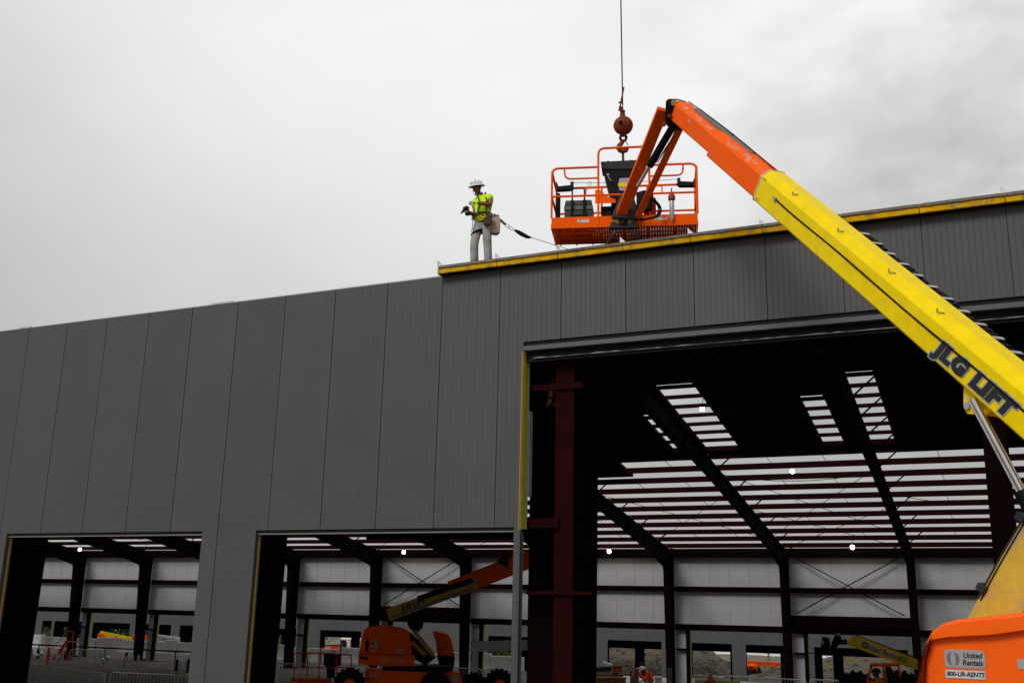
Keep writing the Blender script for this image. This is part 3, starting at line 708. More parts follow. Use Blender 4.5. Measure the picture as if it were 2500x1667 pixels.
# near side
rail(rnd([bp(0, 0, TB), bp(0, 0, HT), bp(xA, 0, HT)], .12)); rail(rnd([bp(W_, 0, TB), bp(W_, 0, HT), bp(xB, 0, HT)], .12))
rail([bp(0, 0, HM), bp(xA, 0, HM)]); rail([bp(xB, 0, HM), bp(W_, 0, HM)])
rail(rnd([bp(bz(290, 790)[0], 0, HT), bp(bz(300, 790)[0], 0, HT-.21), bp(xA, 0, HT-.21)], .1), r=.017)
rail(rnd([bp(bz(1372, 790)[0], 0, HT), bp(bz(1368, 790)[0], 0, HT-.21), bp(xB, 0, HT-.21)], .1), r=.017)
rail(rnd([bp(xA, 0, .05), bp(xA, 0, HC), bp(xB, 0, HC), bp(xB, 0, .05)], .12)); rail([bp(xA, 0, HM), bp(xB, 0, HM)])
rail(rnd([bp(xA-.22, 0, HM), bp(xA-.22, 0, HM+.14), bp(xA-.02, 0, HM+.14)], .05), r=.012); rail(rnd([bp(xB+.22, 0, HM), bp(xB+.22, 0, HM+.14), bp(xB+.02, 0, HM+.14)], .05), r=.012)
# far side and ends
FT, FM = HT-.03, HM
rail(rnd([bp(0, DP, 0), bp(0, DP, FT), bp(W_, DP, FT), bp(W_, DP, 0)], .1)); rail([bp(0, DP, FM), bp(W_, DP, FM)])
for a in (0, W_):
    rail([bp(a, 0, HT-.06), bp(a, DP, FT-.06)]); rail([bp(a, 0, HM), bp(a, DP, FM)])
for a in (W_*.33, W_*.66): rail([bp(a, DP, 0), bp(a, DP, FT)])
# black corner bumpers on the far rail, cable between, gate pad
for a, sg in ((.02, 1), (W_-.02, -1)):
    MB().ext([(-.03, -.06), (.26, -.05), (.32, 0), (.26, .05), (.02, .03), (-.02, .12), (-.05, .12)], bp(a, DP, FT), ex*sg, Z3, ey, -.05, .05).build('rail_bumper', 'black_paint', pf, bevel=.015)
    MB().ext([(.24, .05), (.30, .05), (.30, .12), (.24, .12)], bp(a, DP, FT), ex*sg, Z3, ey, -.03, .03).build('cable_reel', 'grey_dark', pf)
MB().tube([bp(.3+(W_-.6)*k/12, DP-.02, FT+.10-.03*math.sin(math.pi*k/12)) for k in range(13)], .005, 5).build('safety_cable', 'grey_dark', pf)
MB().tube([bp(.62+.03*math.cos(t_), DP-.02, FT+.07+.045*math.sin(t_)) for t_ in [k*math.pi/6 for k in range(12)]], .004, 5, True).build('cable_ring', 'grey_dark', pf)
MB().ext([(-.02, .0), (.06, .03), (.06, .58), (.0, .60), (-.02, .5)], bp(.05, .45, .25), ex, Z3, ey, -.05, .05).build('gate_pad', 'black_rubber', pf, bevel=.01)
# control console
cx0, cz0 = bz(640, 830, .25); cx1, cz1 = bz(950, 745, .25)
cs = MB().ext([(cx0-.03, cz1), (cx0-.01, cz0), (cx1+.06, cz0-.02), (cx1+.09, cz1+.01)], bl, ex, Z3, ey, .10, .42).build('console_box', 'grey_dark', pf, bevel=.02)
zb = bz(700, 1235, .2)[1]
cb = [(cx0+.02, cz0), (cx1+.05, cz0), (cx1+.03, cz0-.25), (cx1-.06, cz0-.5), (cx1+.0, zb+.15), (cx1+.0, zb), (cx0+.14, zb), (cx0+.16, zb+.3), (cx0+.10, cz0-.38), (cx0+.04, cz0-.12)]
MB().ext(cb, bl, ex, Z3, ey, .12, .40).build('console_body', 'black_paint', pf, bevel=.02)
plate(pf, 'console_plate', 'decal_grey', bp(bz(840, 935, .1)[0], .10, bz(840, 935, .1)[1]), ex, Z3, .20, .24, .004)
plate(pf, 'console_label', 'yellow', bp(bz(820, 940, .1)[0], .095, bz(820, 940, .1)[1]), ex, Z3, .15, .07, .004, .002)
for a, h_ in ((cx0+.1, .05), (cx0+.3, .03), (cx0+.5, .05), (cx0+.62, .03)):
    MB().cyl(bp(a, .2, cz1), bp(a, .2, cz1+h_), .014, 8).build('joystick', 'black_paint', pf)
MB().box((0, 0, 0), (.01, .01, .01))
c = bz(690, 850, .08); MB().sph(bp(c[0], .08, c[1]), .025, 10, 6).build('switch_knob', 'galv', pf); MB().bar(bp(c[0], .08, c[1]-.03), bp(c[0]+.06, .06, c[1]-.13), .02, .02).build('switch_arm', 'grey_mid', pf)
MB().ext([(0, 0), (.36, 0), (.36, .06), (.18, .14), (.12, .24), (0, .26)], bp(bz(572, 1110)[0], -.01, bz(572, 1110)[1]), ex, Z3, ey, 0, .012).build('gusset', 'orange', pf)
MB().ext([(0, 0), (.30, .0), (.34, -.08), (.28, -.2), (.05, -.2), (0, -.1)], bp(bz(620, 1110)[0], .12, bz(620, 1110)[1]), ex, Z3, ey, 0, .3).build('hydraulic_block', 'black_paint', pf, bevel=.02)
MB().ext([(0, 0), (.22, 0), (.22, -.5), (0, -.46)], bp(bz(1010, 1060)[0], .02, bz(1010, 1050)[1]), ex, Z3, ey, 0, .2).build('manual_box', 'orange_dull', pf, bevel=.02)
for a, b in ((462, 1268), (1172, 1246)):
    c = bz(a, b); plate(pf, 'warning_label', 'white', bp(c[0], -.010, c[1]), ex, Z3, .20, .062, .003); plate(pf, 'warning_band', 'orange_dull', bp(c[0], -.013, c[1]+.018), ex, Z3, .18, .014, .002)
    plate(pf, 'warning_print', 'decal_grey', bp(c[0]-.06, -.0135, c[1]-.012), ex, Z3, .05, .026, .002); plate(pf, 'warning_print', 'decal_grey', bp(c[0]+.03, -.0135, c[1]-.012), ex, Z3, .10, .006, .002)
# support legs under the platform and rotator
cxm = bz(830, 1260)[0]
rot = MB().cyl(bp(cxm, -.10, -.02), bp(cxm, -.10, .42), .10, 16).build('rotator', 'black_paint', LB, smooth=True)
for sg in (-1, 1):
    e_ = bz(660 if sg < 0 else 1035, 1455, DP*.9)
    MB().bar(bp(cxm+sg*.12, -.05, -.06), bp(e_[0], DP*.9, -.10), .05, .07).build('support_leg', 'galv', rot, bevel=.006)
    MB().ext([(-.05, -.12), (.09, -.05), (.06, .14), (-.02, .16)], bp(cxm+sg*.1, -.16, .10), ex*sg, Z3, ey, 0, .05).build('support_bracket', 'yellow_worn', rot)
MB().ext([(-.26, -.06), (.26, -.06), (.2, .06), (-.2, .06)], bp(cxm, -.16, -.02), ex, Z3, ey, 0, .1).build('support_beam', 'grey_dark', rot)
# jib: two parallel members with the levelling cylinder between
ja = tip+u*.03-v*.05; jb0 = bp(bz(800, 1215)[0], -.16, bz(800, 1215)[1])
jd = (jb0-ja).normalized(); jn = jd.cross(Z3).normalized(); jup = jn.cross(jd)
if jn.dot(CAM-ja) < 0: jn = -jn
def jbar(p_top, p_bot, wd, ht, name, m_, dt=16.6, db=None, dep=-.16):
    a = pD(*z2(*p_top), dt); c = bz(*p_bot, dep); b = bp(c[0], dep, c[1]); return MB().bar(a, b, wd, ht, ex).build(name, m_, LB, bevel=.01)
jbar((1190, 250), (805, 1215), .10, .185, 'jib', 'orange', 16.55)
jbar((1165, 250), (778, 1215), .11, .04, 'jib_cap', 'grey_dark', 16.62, dep=-.14)
jbar((1345, 420), (955, 1240), .06, .11, 'jib_link', 'orange', 16.6)
a = pD(*z2(1290, 390), 16.7); b = pD(*z2(1065, 770), 17.1); MB().cyl(a, b, .062, 14).build('jib_cylinder', 'black_paint', LB, smooth=True)
c = pD(*z2(960, 950), 17.3); MB().cyl(b, c, .03, 12).build('jib_cylinder_rod', 'chrome', LB, smooth=True)
for dx in (14, 30):
    a = pD(*z2(1240+dx*1.5, 560-dx*2), 16.6); b2_ = pD(*z2(1110+dx, 740), 16.9); MB().cyl(a, b2_, .008, 6).build('jib_hose', 'black_rubber', LB)
# tip knuckle
kp = [z2(1215, 175), z2(1240, 160), z2(1300, 165), z2(1325, 200), z2(1315, 300), z2(1330, 400), z2(1360, 420), z2(1370, 440), z2(1310, 445), z2(1240, 420), z2(1205, 370)]
o_ = pD(*kp[0], 16.45)
vd = ray(*z2(1270, 300)).normalized(); A1 = Vector((vd.y, -vd.x, 0)).normalized(); A2 = A1.cross(vd)
if A2.z < 0: A2 = -A2
def flat(pts, dep):
    base = pD(*pts[0], dep); res = []
    for p_ in pts: w_ = pD(*p_, dep)-base; res.append((w_.dot(A1), w_.dot(A2)))
    return base, res
base, pl = flat(kp, 16.35); MB().ext(pl, base, A1, A2, vd, 0, .26).build('knuckle', 'black_paint', LB, bevel=.02)
base, pl = flat([z2(1300, 195), z2(1330, 172), z2(1405, 205), z2(1330, 385), z2(1318, 300)], 16.40); MB().ext(pl, base, A1, A2, vd, 0, .25).build('knuckle_plate', 'orange', LB, bevel=.01)
for a, b, r_ in ((1195, 385, .045), (1290, 190, .05), (1250, 310, .035)):
    c = pD(*z2(a, b), 16.28); MB().cyl(c, c+vd*.12, r_, 12).build('knuckle_pin', 'rust' if b > 300 else 'yellow_worn', LB)
ln = [pD(*z2(1230+16*k, 165-14*math.sin(math.pi*k/11)+2.2*k), 16.4) for k in range(12)]; MB().tube(ln, .010, 6).build('knuckle_hose', 'black_rubber', LB)
# hoses looping at the platform
for q in range(3):
    ln = []
    for k in range(15):
        t_ = k/14; a = 1060+q*12+90*math.sin(math.pi*t_*.9); b = 1045+q*6+215*t_; ln.append((a if t_ < .85 else a-120*(t_-.85)/.15, b))
    ln += [(1010-q*8, 1262-q*4), (985, 1230)]
    MB().tube([bp(bz(a, b, -.14)[0], -.14-.02*q, bz(a, b, -.14)[1]) for a, b in ln], .012, 6).build('loop_hose', 'black_rubber', LB)
c = bz(1000, 1090, -.05); MB().ext([(-.1, -.2), (.16, -.16), (.2, .1), (.05, .2), (-.1, .16)], bp(c[0], -.1, c[1]), ex, Z3, ey, 0, .15).build('hose_guard', 'black_paint', LB, bevel=.02)
c = bz(835, 1180, -.2); MB().ext([(-.22, -.12), (.24, -.16), (.18, .24), (-.05, .34)], bp(c[0], -.20, c[1]), ex, Z3, ey, -.02, .1).build('jib_foot', 'grey_dark', LB, bevel=.02)
# ------------------------------------------------------------------ things in the platform
c0 = bz(297, 1225, .45); c1 = bz(553, 1105, .45); cw = c1[0]-c0[0]; zc = .045
TBx = thing('cooler_box', 'dark green wheeled cooler box with a raised pull handle in the lift platform', 'cooler', bp(c0[0]+cw/2, .45, zc))
h_ = c1[1]-zc
MB().ext([(-cw*.47, 0), (cw*.47, 0), (cw/2, h_*.66), (-cw/2, h_*.66)], bp(c0[0]+cw/2, .45, zc), ex, Z3, ey, -.17, .17).build('body', 'green_plastic', TBx, bevel=.02)
MB().ext([(-cw*.51, h_*.68), (cw*.51, h_*.68), (cw*.51, h_*.82), (-cw*.51, h_*.82)], bp(c0[0]+cw/2, .45, zc), ex, Z3, ey, -.18, .18).build('rim', 'grey_green', TBx, bevel=.012)
MB().ext([(-cw*.50, h_*.83), (cw*.50, h_*.83), (cw*.46, h_), (-cw*.46, h_)], bp(c0[0]+cw/2, .45, zc), ex, Z3, ey, -.17, .17).build('lid', 'green_plastic', TBx, bevel=.02)
for dx in (-.11, .11):
    MB().ext([(dx-.025, 0), (dx+.025, 0), (dx+.025, h_*.98), (dx-.025, h_*.98)], bp(c0[0]+cw/2, .45, zc), ex, Z3, ey, -.205, -.172).build('handle_track', 'black_paint', TBx)
hz_ = bz(420, 975, .28)[1]
MB().tube(rnd([bp(c0[0]+cw/2-.11, .262, zc+.1), bp(c0[0]+cw/2-.11, .262, hz_), bp(c0[0]+cw/2+.11, .262, hz_), bp(c0[0]+cw/2+.11, .262, zc+.1)], .04), .015, 8).build('pull_handle', 'grey_dark', TBx, smooth=True)
MB().ext([(-.16, h_*.5), (.16, h_*.5), (.16, h_*.64), (-.16, h_*.64)], bp(c0[0]+cw/2, .45, zc), ex, Z3, ey, -.20, -.17).build('latch', 'green_plastic', TBx, bevel=.01)
c = bz(1267, 1000, 0)
SP = thing('sealant_tube', 'clear sealant tube with red cap hanging from the right platform rail', 'sealant tube', bp(c[0], -.03, c[1]-.55))
MB().lathe([(.010, -.58), (.03, -.53), (.042, -.5), (.042, -.2), (.038, -.18)], bp(c[0], -.04, c[1]), Z3, 14).build('barrel', 'galv', SP, smooth=True)
MB().lathe([(.04, -.2), (.062, -.17), (.062, -.10), (.03, -.06), (.02, -.02)], bp(c[0], -.04, c[1]), Z3, 14).build('cap', 'red_paint', SP, smooth=True)
MB().tube([bp(c[0], -.04, c[1]-.03), bp(c[0], -.05, c[1]+.04), bp(c[0]+.01, -.01, c[1]+.05)], .010, 6).build('hook', 'black_paint', SP)
# ------------------------------------------------------------------ crane hook
ch = 19.4
HK = thing('crane_hook', 'rusty round crane weight and hook hanging on a thin steel cable', 'crane hook', pD(1521, 307, ch))
bc = pD(1521.5, 307, ch); R_ = 23.8/CF*ch
MB().lathe([(R_*math.sin(math.pi*k/16)*1.0, -R_*.98*math.cos(math.pi*k/16)) if 0 < k < 16 else (.02, -R_*.98*math.cos(math.pi*k/16)) for k in range(17)], bc, Z3, 28).build('ball', 'rust', HK, smooth=True)
MB().lathe([(R_*1.012, -.012), (R_*1.012, .012)], bc, Z3, 28).build('ball_seam', 'rust', HK)
c = pD(1515, 299, ch)-ray(1515, 299).normalized()*R_*.93; MB().cyl(c, c-ray(1515, 299).normalized()*.03, .035, 14).build('ball_bolt', 'black_paint', HK)
def hpx(a, b): return pD(*z2(a, b), ch)
MB().tube([hpx(822, 325), hpx(820, 290), hpx(822, 260)], [.06, .045, .05], 10).build('swivel', 'rust', HK, smooth=True)
base, pl = flat([z2(782, 268), z2(790, 222), z2(828, 226), z2(830, 270)], ch); MB().ext(pl, base, A1, A2, vd, -.05, .05).build('wedge_socket', 'rust', HK, bevel=.01)
MB().tube([hpx(800, 225), hpx(808, 180), hpx(825, 90), hpx(832, 50)], .015, 6).build('cable_tail', 'rust', HK)
MB().tube([hpx(785, 190), hpx(812, 186), hpx(818, 196)], .018, 6).build('cable_clip', 'rust', HK)
top = pD(1515, -40, ch); bt = hpx(822, 222); top = bt+(top-bt)*3.2
MB().tube([bt, top], .0125, 8).build('cable', 'grey_dark', HK)
MB().tube([hpx(825, 478), hpx(826, 500)], .05, 10).build('shank', 'rust', HK)
MB().tube([hpx(827+28*math.cos(t_), 512+26*math.sin(t_)) for t_ in [k*math.pi/8 for k in range(16)]], .028, 8, True).build('shackle', 'rust', HK, smooth=True)
hkp = [(826, 540), (812, 560), (792, 582), (786, 602), (800, 622), (826, 630), (852, 622), (866, 605), (870, 590)]
MB().tube([hpx(*p_) for p_ in hkp], [.035, .042, .05, .055, .058, .058, .05, .035, .015], 10).build('hook', 'rust', HK, smooth=True)
MB().tube([hpx(872, 578), hpx(850, 545), hpx(835, 540)], .008, 6).build('latch', 'grey_dark', HK)
ST = thing('lifting_sling', 'green webbing sling hanging from the crane hook behind the platform rail', 'sling', hpx(828, 760))
for q in (-5, 5):
    MB().bar(hpx(824+q*.4, 612), hpx(828+q, 800), .035, .006, vd).build('sling_leg', 'green_strap', ST)
# ------------------------------------------------------------------ people
def skin_mesh(pts, rad, edges, root=0, sub=1):
    me = bpy.data.meshes.new('sk'); me.from_pydata([tuple(p) for p in pts], edges, [])
    o = bpy.data.objects.new('sk', me); COL.objects.link(o)
    md = o.modifiers.new('s', 'SKIN'); md.use_smooth_shade = True
    sv = me.skin_vertices[0].data if me.skin_vertices else None
    if sv is None:
        bpy.context.view_layer.update(); sv = me.skin_vertices[0].data
    for i, r in enumerate(rad):
        sv[i].radius = r if isinstance(r, tuple) else (r, r); sv[i].use_root = (i == root)
    sb = o.modifiers.new('b', 'SUBSURF'); sb.levels = sub; sb.render_levels = sub
    dg = bpy.context.evaluated_depsgraph_get(); dg.update()
    m2 = bpy.data.meshes.new_from_object(o.evaluated_get(dg)); bpy.data.objects.remove(o); bpy.data.meshes.remove(me)
    m = MB(); m.v = [tuple(v.co) for v in m2.vertices]; m.f = [tuple(p.vertices) for p in m2.polygons]; bpy.data.meshes.remove(m2); return m
def chain(pts, rads, sub=1): return skin_mesh(pts, rads, [(i, i+1) for i in range(len(pts)-1)], 0, sub)
def person(label, loc, A, Bv, J, cloth, group=None, hat='white', hand_m='glove', detail=True, scale=1.0):
    """J: joints in (right, away, up) metres of the picture plane; face: facing vector in the same frame"""
    A = Vector(A).normalized(); Bv = Vector(Bv).normalized(); loc = Vector(loc)
    T = thing('person', label, 'person', loc, group)
    def W(p): return loc+(A*p[0]+Bv*p[1]+Z3*p[2])*scale
    P_ = {k: W(v_) for k, v_ in J.items() if k not in ('face', 'tilt')}
    fc = (A*J['face'][0]+Bv*J['face'][1]+Z3*J['face'][2]).normalized()
    side = fc.cross(Z3).normalized(); upv = side.cross(fc)
    names = ['pelvis', 'waist', 'chest', 'neck', 'headb', 'ls', 'le', 'lw', 'rs', 're', 'rw', 'lh', 'lk', 'la', 'rh', 'rk', 'ra', 'lt', 'rt']
    P_['headb'] = P_['neck']*.45+P_['head']*.55
    for q in ('l', 'r'): P_[q+'t'] = P_[q+'a']+(A*J['face'][0]+Bv*J['face'][1])*.16*scale-Z3*.06*scale
    R_ = [.125, .12, .135, .06, .055, .055, .042, .032, .055, .042, .032, .085, .06, .042, .085, .06, .042, .035, .035]
    E_ = [('pelvis', 'waist'), ('waist', 'chest'), ('chest', 'neck'), ('neck', 'headb'), ('chest', 'ls'), ('ls', 'le'), ('le', 'lw'), ('chest', 'rs'), ('rs', 're'), ('re', 'rw'),
          ('pelvis', 'lh'), ('lh', 'lk'), ('lk', 'la'), ('la', 'lt'), ('pelvis', 'rh'), ('rh', 'rk'), ('rk', 'ra'), ('ra', 'rt')]
    ix = {n_: i for i, n_ in enumerate(names)}
    bd = skin_mesh([P_[n_] for n_ in names], [r*scale for r in R_], [(ix[a], ix[b]) for a, b in E_], 0, 1)
    hc = P_['head']
    def hpnt(a, b, c): return hc+(side*a+fc*b+upv*c)*scale     # right of face, forward, up
    # head: egg skull with jaw, nose, ears
    hm = MB(); nu, nv = 16, 12; rows_ = []
    for j in range(nv+1):
        th = math.pi*j/nv; z = -math.cos(th)
        for i in range(nu):
            ph = 2*math.pi*i/nu; sx, sy = math.sin(th)*math.cos(ph), math.sin(th)*math.sin(ph)
            jw = 1-.28*max(0, -z); ff = 1+.10*max(0, -z)*max(0, sy)
            hm.v.append(tuple(hpnt(.076*sx*jw, .096*sy*ff*(1-.1*max(0, -z))+.008, .122*z)))
    for j in range(nv):
        for i in range(nu): a = j*nu+i; b = j*nu+(i+1) % nu; hm.f.append((a, b, b+nu, a+nu))
    bd.add(hm.v, hm.f)
    bd.add([hpnt(0, .100, .02), hpnt(-.017, .095, -.030), hpnt(.017, .095, -.030), hpnt(0, .125, -.026), hpnt(0, .09, -.04)], [(0, 1, 3), (0, 3, 2), (1, 4, 3), (3, 4, 2)])
    for sg in (-1, 1): bd.sph(hpnt(sg*.078, -.005, -.005), (.014, .022, .03), 8, 6)
    # hands with five fingers
    hands = {}
    for q in ('l', 'r'):
        w_ = P_[q+'w']; d = (w_-P_[q+'e']).normalized(); k_ = J.get(q+'hand')
        hd2 = (A*k_[0]+Bv*k_[1]+Z3*k_[2]).normalized() if k_ else d
        acr = hd2.cross(fc).normalized() if abs(hd2.dot(fc)) < .95 else side
        nrm = acr.cross(hd2); hmb = MB()
        pal = chain([w_, w_+hd2*.045*scale, w_+hd2*.085*scale], [.028*scale, (.040*scale, .02*scale), (.042*scale, .018*scale)], 1); hmb.add(pal.v, pal.f)
        for f_ in range(4):
            b0 = w_+hd2*.085*scale+acr*(-.03+.02*f_)*scale; ln_ = (.034, .040, .038, .030)[f_]*scale
            p1 = b0+hd2*ln_-nrm*.012*scale; p2 = p1+hd2*ln_*.45-nrm*ln_*.75; p3 = p2-hd2*ln_*.2-nrm*ln_*.6
            hmb.tube([b0, p1, p2, p3], [.0095*scale, .009*scale, .0085*scale, .007*scale], 6)
        b0 = w_+hd2*.03*scale-acr*.035*scale; hmb.tube([b0, b0+hd2*.03*scale-acr*.02*scale-nrm*.012*scale, b0+hd2*.058*scale-acr*.012*scale-nrm*.024*scale], [.012*scale, .011*scale, .008*scale], 6)
        hands[q] = hmb
        if hand_m == 'skin': bd.add(hmb.v, hmb.f)
    body = bd.build('body', 'skin', T, smooth=True); shade(body, 1.2)
    if hand_m != 'skin':
        for q in ('l', 'r'):
            g_ = hands[q].build('glove', hand_m if not isinstance(hand_m, tuple) else hand_m[0 if q == 'l' else 1], T, smooth=True); shade(g_, 1.2)
    # shirt with half sleeves (or long)
    sl = cloth.get('sleeve', .55)
    def lerp(a, b, t_): return P_[a]*(1-t_)+P_[b]*t_
    low = P_['pelvis']*.75+P_['waist']*.25
    pts = [low, P_['waist'], P_['chest'], P_['neck']-(P_['neck']-P_['chest'])*.12, P_['ls'], lerp('ls', 'le', min(1, sl)), P_['rs'], lerp('rs', 're', min(1, sl))]
    rd_ = [(.180, .15), (.172, .148), (.188, .155), .080, .090, .080, .090, .080]; ed = [(0, 1), (1, 2), (2, 3), (2, 4), (4, 5), (2, 6), (6, 7)]
    if sl > 1:
        pts += [lerp('le', 'lw', .9), lerp('re', 'rw', .9)]; rd_ += [.046, .046]; ed += [(5, 8), (7, 9)]
    rd_ = [tuple(c*scale for c in r) if isinstance(r, tuple) else r*scale for r in rd_]
    sh = skin_mesh(pts, rd_, ed, 1, 1).build('shirt', cloth['shirt'], T, smooth=True); shade(sh, 1.2)
    pts = [P_['waist']*.35+P_['pelvis']*.65, P_['pelvis']-Z3*.02*scale, P_['lh'], P_['lk'], P_['la']+Z3*.02*scale, P_['rh'], P_['rk'], P_['ra']+Z3*.02*scale, lerp('lk', 'la', .5), lerp('rk', 'ra', .5)]
    rd_ = [(.158, .128), (.165, .14), .112, .092, .090, .112, .092, .090, .088, .088]; rd_ = [tuple(c*scale for c in r) if isinstance(r, tuple) else r*scale for r in rd_]
    tr_ = skin_mesh(pts, rd_, [(0, 1), (1, 2), (2, 3), (3, 8), (8, 4), (1, 5), (5, 6), (6, 9), (9, 7)], 1, 1).build('trousers', cloth['trousers'], T, smooth=True); shade(tr_, 1.2)
    for q in ('l', 'r'):
        b_ = chain([P_[q+'a']+Z3*.05*scale, P_[q+'a']-Z3*.02*scale, P_[q+'t']-Z3*.0], [.062*scale, .062*scale, .05*scale], 1).build('boot', 'leather', T, smooth=True)
    # hard hat: dome, brim, suspension
    if hat:
        hh = MB(); pr = []
        for k in range(9): a = math.pi/2*k/8; pr.append((.132*math.cos(a)+(.0 if k < 8 else .01), .118*math.sin(a)))
        m_ = MB(); o0 = hc+upv*.045*scale-fc*.004*scale
        n_ = 20
        for r_, h2 in pr:
            for k in range(n_):
                an = 2*math.pi*k/n_; m_.v.append(tuple(o0+(side*(r_*.88*math.cos(an))+fc*(r_*1.08*math.sin(an))+upv*h2)*scale))
        for i in range(len(pr)-1):
            for k in range(n_): m_.f.append((i*n_+k, i*n_+(k+1) % n_, (i+1)*n_+(k+1) % n_, (i+1)*n_+k))
        m_.f.append(tuple((len(pr)-1)*n_+k for k in range(n_)))
        b0 = len(m_.v)
        for r_, h2 in ((.130, .004), (.172, -.014), (.172, -.022), (.128, -.006)):
            for k in range(n_):
                an = 2*math.pi*k/n_; ex_ = 1.0+.12*max(0, math.sin(an)); m_.v.append(tuple(o0+(side*(r_*.88*math.cos(an))+fc*(r_*1.06*ex_*math.sin(an))+upv*h2)*scale))
        for i in range(3):
            for k in range(n_): m_.f.append((b0+i*n_+k, b0+i*n_+(k+1) % n_, b0+(i+1)*n_+(k+1) % n_, b0+(i+1)*n_+k))
        ht_ = m_.build('hard_hat', hat, T, smooth=True); shade(ht_, .7)
        if detail:
            MB().bar(o0+(fc*.05+upv*.117)*scale, o0+(-fc*.10+upv*.10)*scale, .022*scale, .012*scale).build('hat_ridge', hat, ht_)
            for sx in (-.06, .06): MB().sph(o0+(fc*.118+side*sx+upv*.055)*scale, .011*scale, 8, 6).build('hat_mark', 'grey_dark', ht_)
            MB().sph(o0+(fc*.128+upv*.05)*scale, (.02*scale, .02*scale, .015*scale), 8, 6).build('hat_badge', 'decal_grey', ht_)
            st = [hpnt(.08, .02, .05), hpnt(.085, .03, -.05), hpnt(.05, .06, -.13), hpnt(-.05, .06, -.13), hpnt(-.085, .03, -.05), hpnt(-.08, .02, .05)]
            MB().tube(st, .005*scale, 5).build('chin_strap', 'black_paint', ht_)
            gl = MB()
            for sg in (-1, 1): gl.sph(hpnt(sg*.036, .088, .012), (.034*scale, .022*scale, .022*scale), 10, 6)
            gl.tube([hpnt(-.08, .0, .015), hpnt(-.07, .075, .015), hpnt(0, .105, .014), hpnt(.07, .075, .015), hpnt(.08, .0, .015)], .005*scale, 5)
            gl.build('sunglasses', 'lens_dark', T, smooth=True)
            MB().tube([hpnt(-.026, .098, -.064), hpnt(0, .104, -.062), hpnt(.026, .098, -.064)], .0055*scale, 5).build('mouth', 'leather', T)
        ha = MB(); ha.sph(hpnt(0, -.02, .03), (.082*scale, .09*scale, .085*scale), 12, 8); ha.build('hair', 'hair', T, smooth=True)
    return T, P_, W, fc, side
# worker on the roof edge
hv = Vector((ray(1172, 560).x, ray(1172, 560).y, 0)).normalized(); ha_ = Vector((hv.y, -hv.x, 0))
ft = pY(1050+680/5.6, 640, .42); ft.z = znear(.42)+.12
sc1 = 1.0
J = dict(pelvis=(.03, 0, .95), waist=(.02, 0, 1.09), chest=(.035, -.005, 1.33), neck=(-.02, -.01, 1.49), head=(-.10, -.05, 1.635),
         ls=(.16, -.10, 1.43), le=(.165, -.19, 1.24), lw=(-.10, -.27, 1.235), rs=(-.115, .10, 1.41), re=(-.13, .10, 1.10), rw=(-.22, -.08, 1.12),
         lh=(.11, -.03, .88), lk=(.135, -.03, .50), la=(.165, 0, .10), rh=(-.055, .03, .88), rk=(-.12, -.01, .50), ra=(-.10, .05, .10),
         face=(-.62, -.70, -.30), lhand=(-1, -.1, -.15), rhand=(-.8, -.5, .2))
T, PJ, Wf, fcv, sdv = person('worker in lime shirt and white hard hat standing on the roof edge holding a drill', ft, ha_, hv, J, dict(shirt='lime_shirt', trousers='jeans'), hand_m=('glove', 'dark_cloth'), scale=sc1)
# belt, pouches, harness
bw = (PJ['waist']*.45+PJ['pelvis']*.55)
ring = lambda r1, r2, h_, n=20: [bw+ha_*(r1*math.cos(2*math.pi*k/n))+hv*(r2*math.sin(2*math.pi*k/n))+Z3*(h_+.02*math.cos(2*math.pi*k/n)) for k in range(n)]
MB().tube(ring(.185, .165, .03), .022, 6, True).build('tool_belt', 'leather', T); MB().tube(ring(.188, .168, .075), .014, 6, True).build('harness_belt', 'black_paint', T)
pc = bw+ha_*.25-hv*.02-Z3*.13
MB().ext([(-.085, -.17), (.03, -.19), (.09, -.14), (.10, .13), (.06, .17), (-.075, .15)], pc, ha_, Z3, hv, -.07, .08).build('canvas_pouch', 'canvas', T, bevel=.025, smooth=True)
MB().ext([(-.05, -.02), (.07, -.02), (.07, .02), (-.05, .02)], pc+Z3*.18, ha_, Z3, hv, -.05, .06).build('pouch_strap', 'grey_mid', T)
pc2 = bw+ha_*.10-hv*.19-Z3*.06
MB().ext([(-.07, -.13), (.07, -.13), (.08, .08), (-.08, .08)], pc2, ha_, Z3, hv, -.03, .05).build('tool_pouch', 'leather', T, bevel=.02)
MB().tube([bw-ha_*.02-hv*.20, bw-ha_*.10-hv*.21-Z3*.06, bw-ha_*.03-hv*.22-Z3*.10, bw+ha_*.06-hv*.22-Z3*.03, bw+ha_*.02-hv*.22+Z3*.02], .012, 6).build('yellow_hook', 'yellow', T)
for q, (a_, b_) in enumerate((('ls', 'chest'), ('rs', 'chest'))):
    sx = .085 if q == 0 else -.10
    f1 = PJ['neck']+ha_*(sx)+Z3*.005-hv*.07; f2 = PJ['chest']+ha_*(sx*.75)-hv*.175-Z3*.03; f3 = PJ['waist']+ha_*(sx*.9)-hv*.155-Z3*.02
    MB().tube([PJ['neck']+ha_*sx+hv*.05+Z3*.03, f1+Z3*.03, f2, f3], .017, 6).build('harness_strap', 'strap_olive', T)
MB().tube([PJ['chest']+ha_*(.1)-hv*.18-Z3*.04, PJ['chest']-hv*.19-Z3*.05-ha_*.02, PJ['chest']-ha_*.11-hv*.16-Z3*.04], .014, 6).build('chest_strap', 'black_paint', T)
for q in ('l', 'r'):
    h0_ = PJ[q+'h']-Z3*.14*1; k_ = (PJ[q+'k']-PJ[q+'h']).normalized()
    if q == 'r':
        MB().tube([h0_+ha_*(.122*math.cos(2*math.pi*k/14))+hv*(.122*math.sin(2*math.pi*k/14))+Z3*(.05*math.cos(2*math.pi*k/14)) for k in range(14)], .022, 6, True).build('leg_strap', 'black_paint', T)
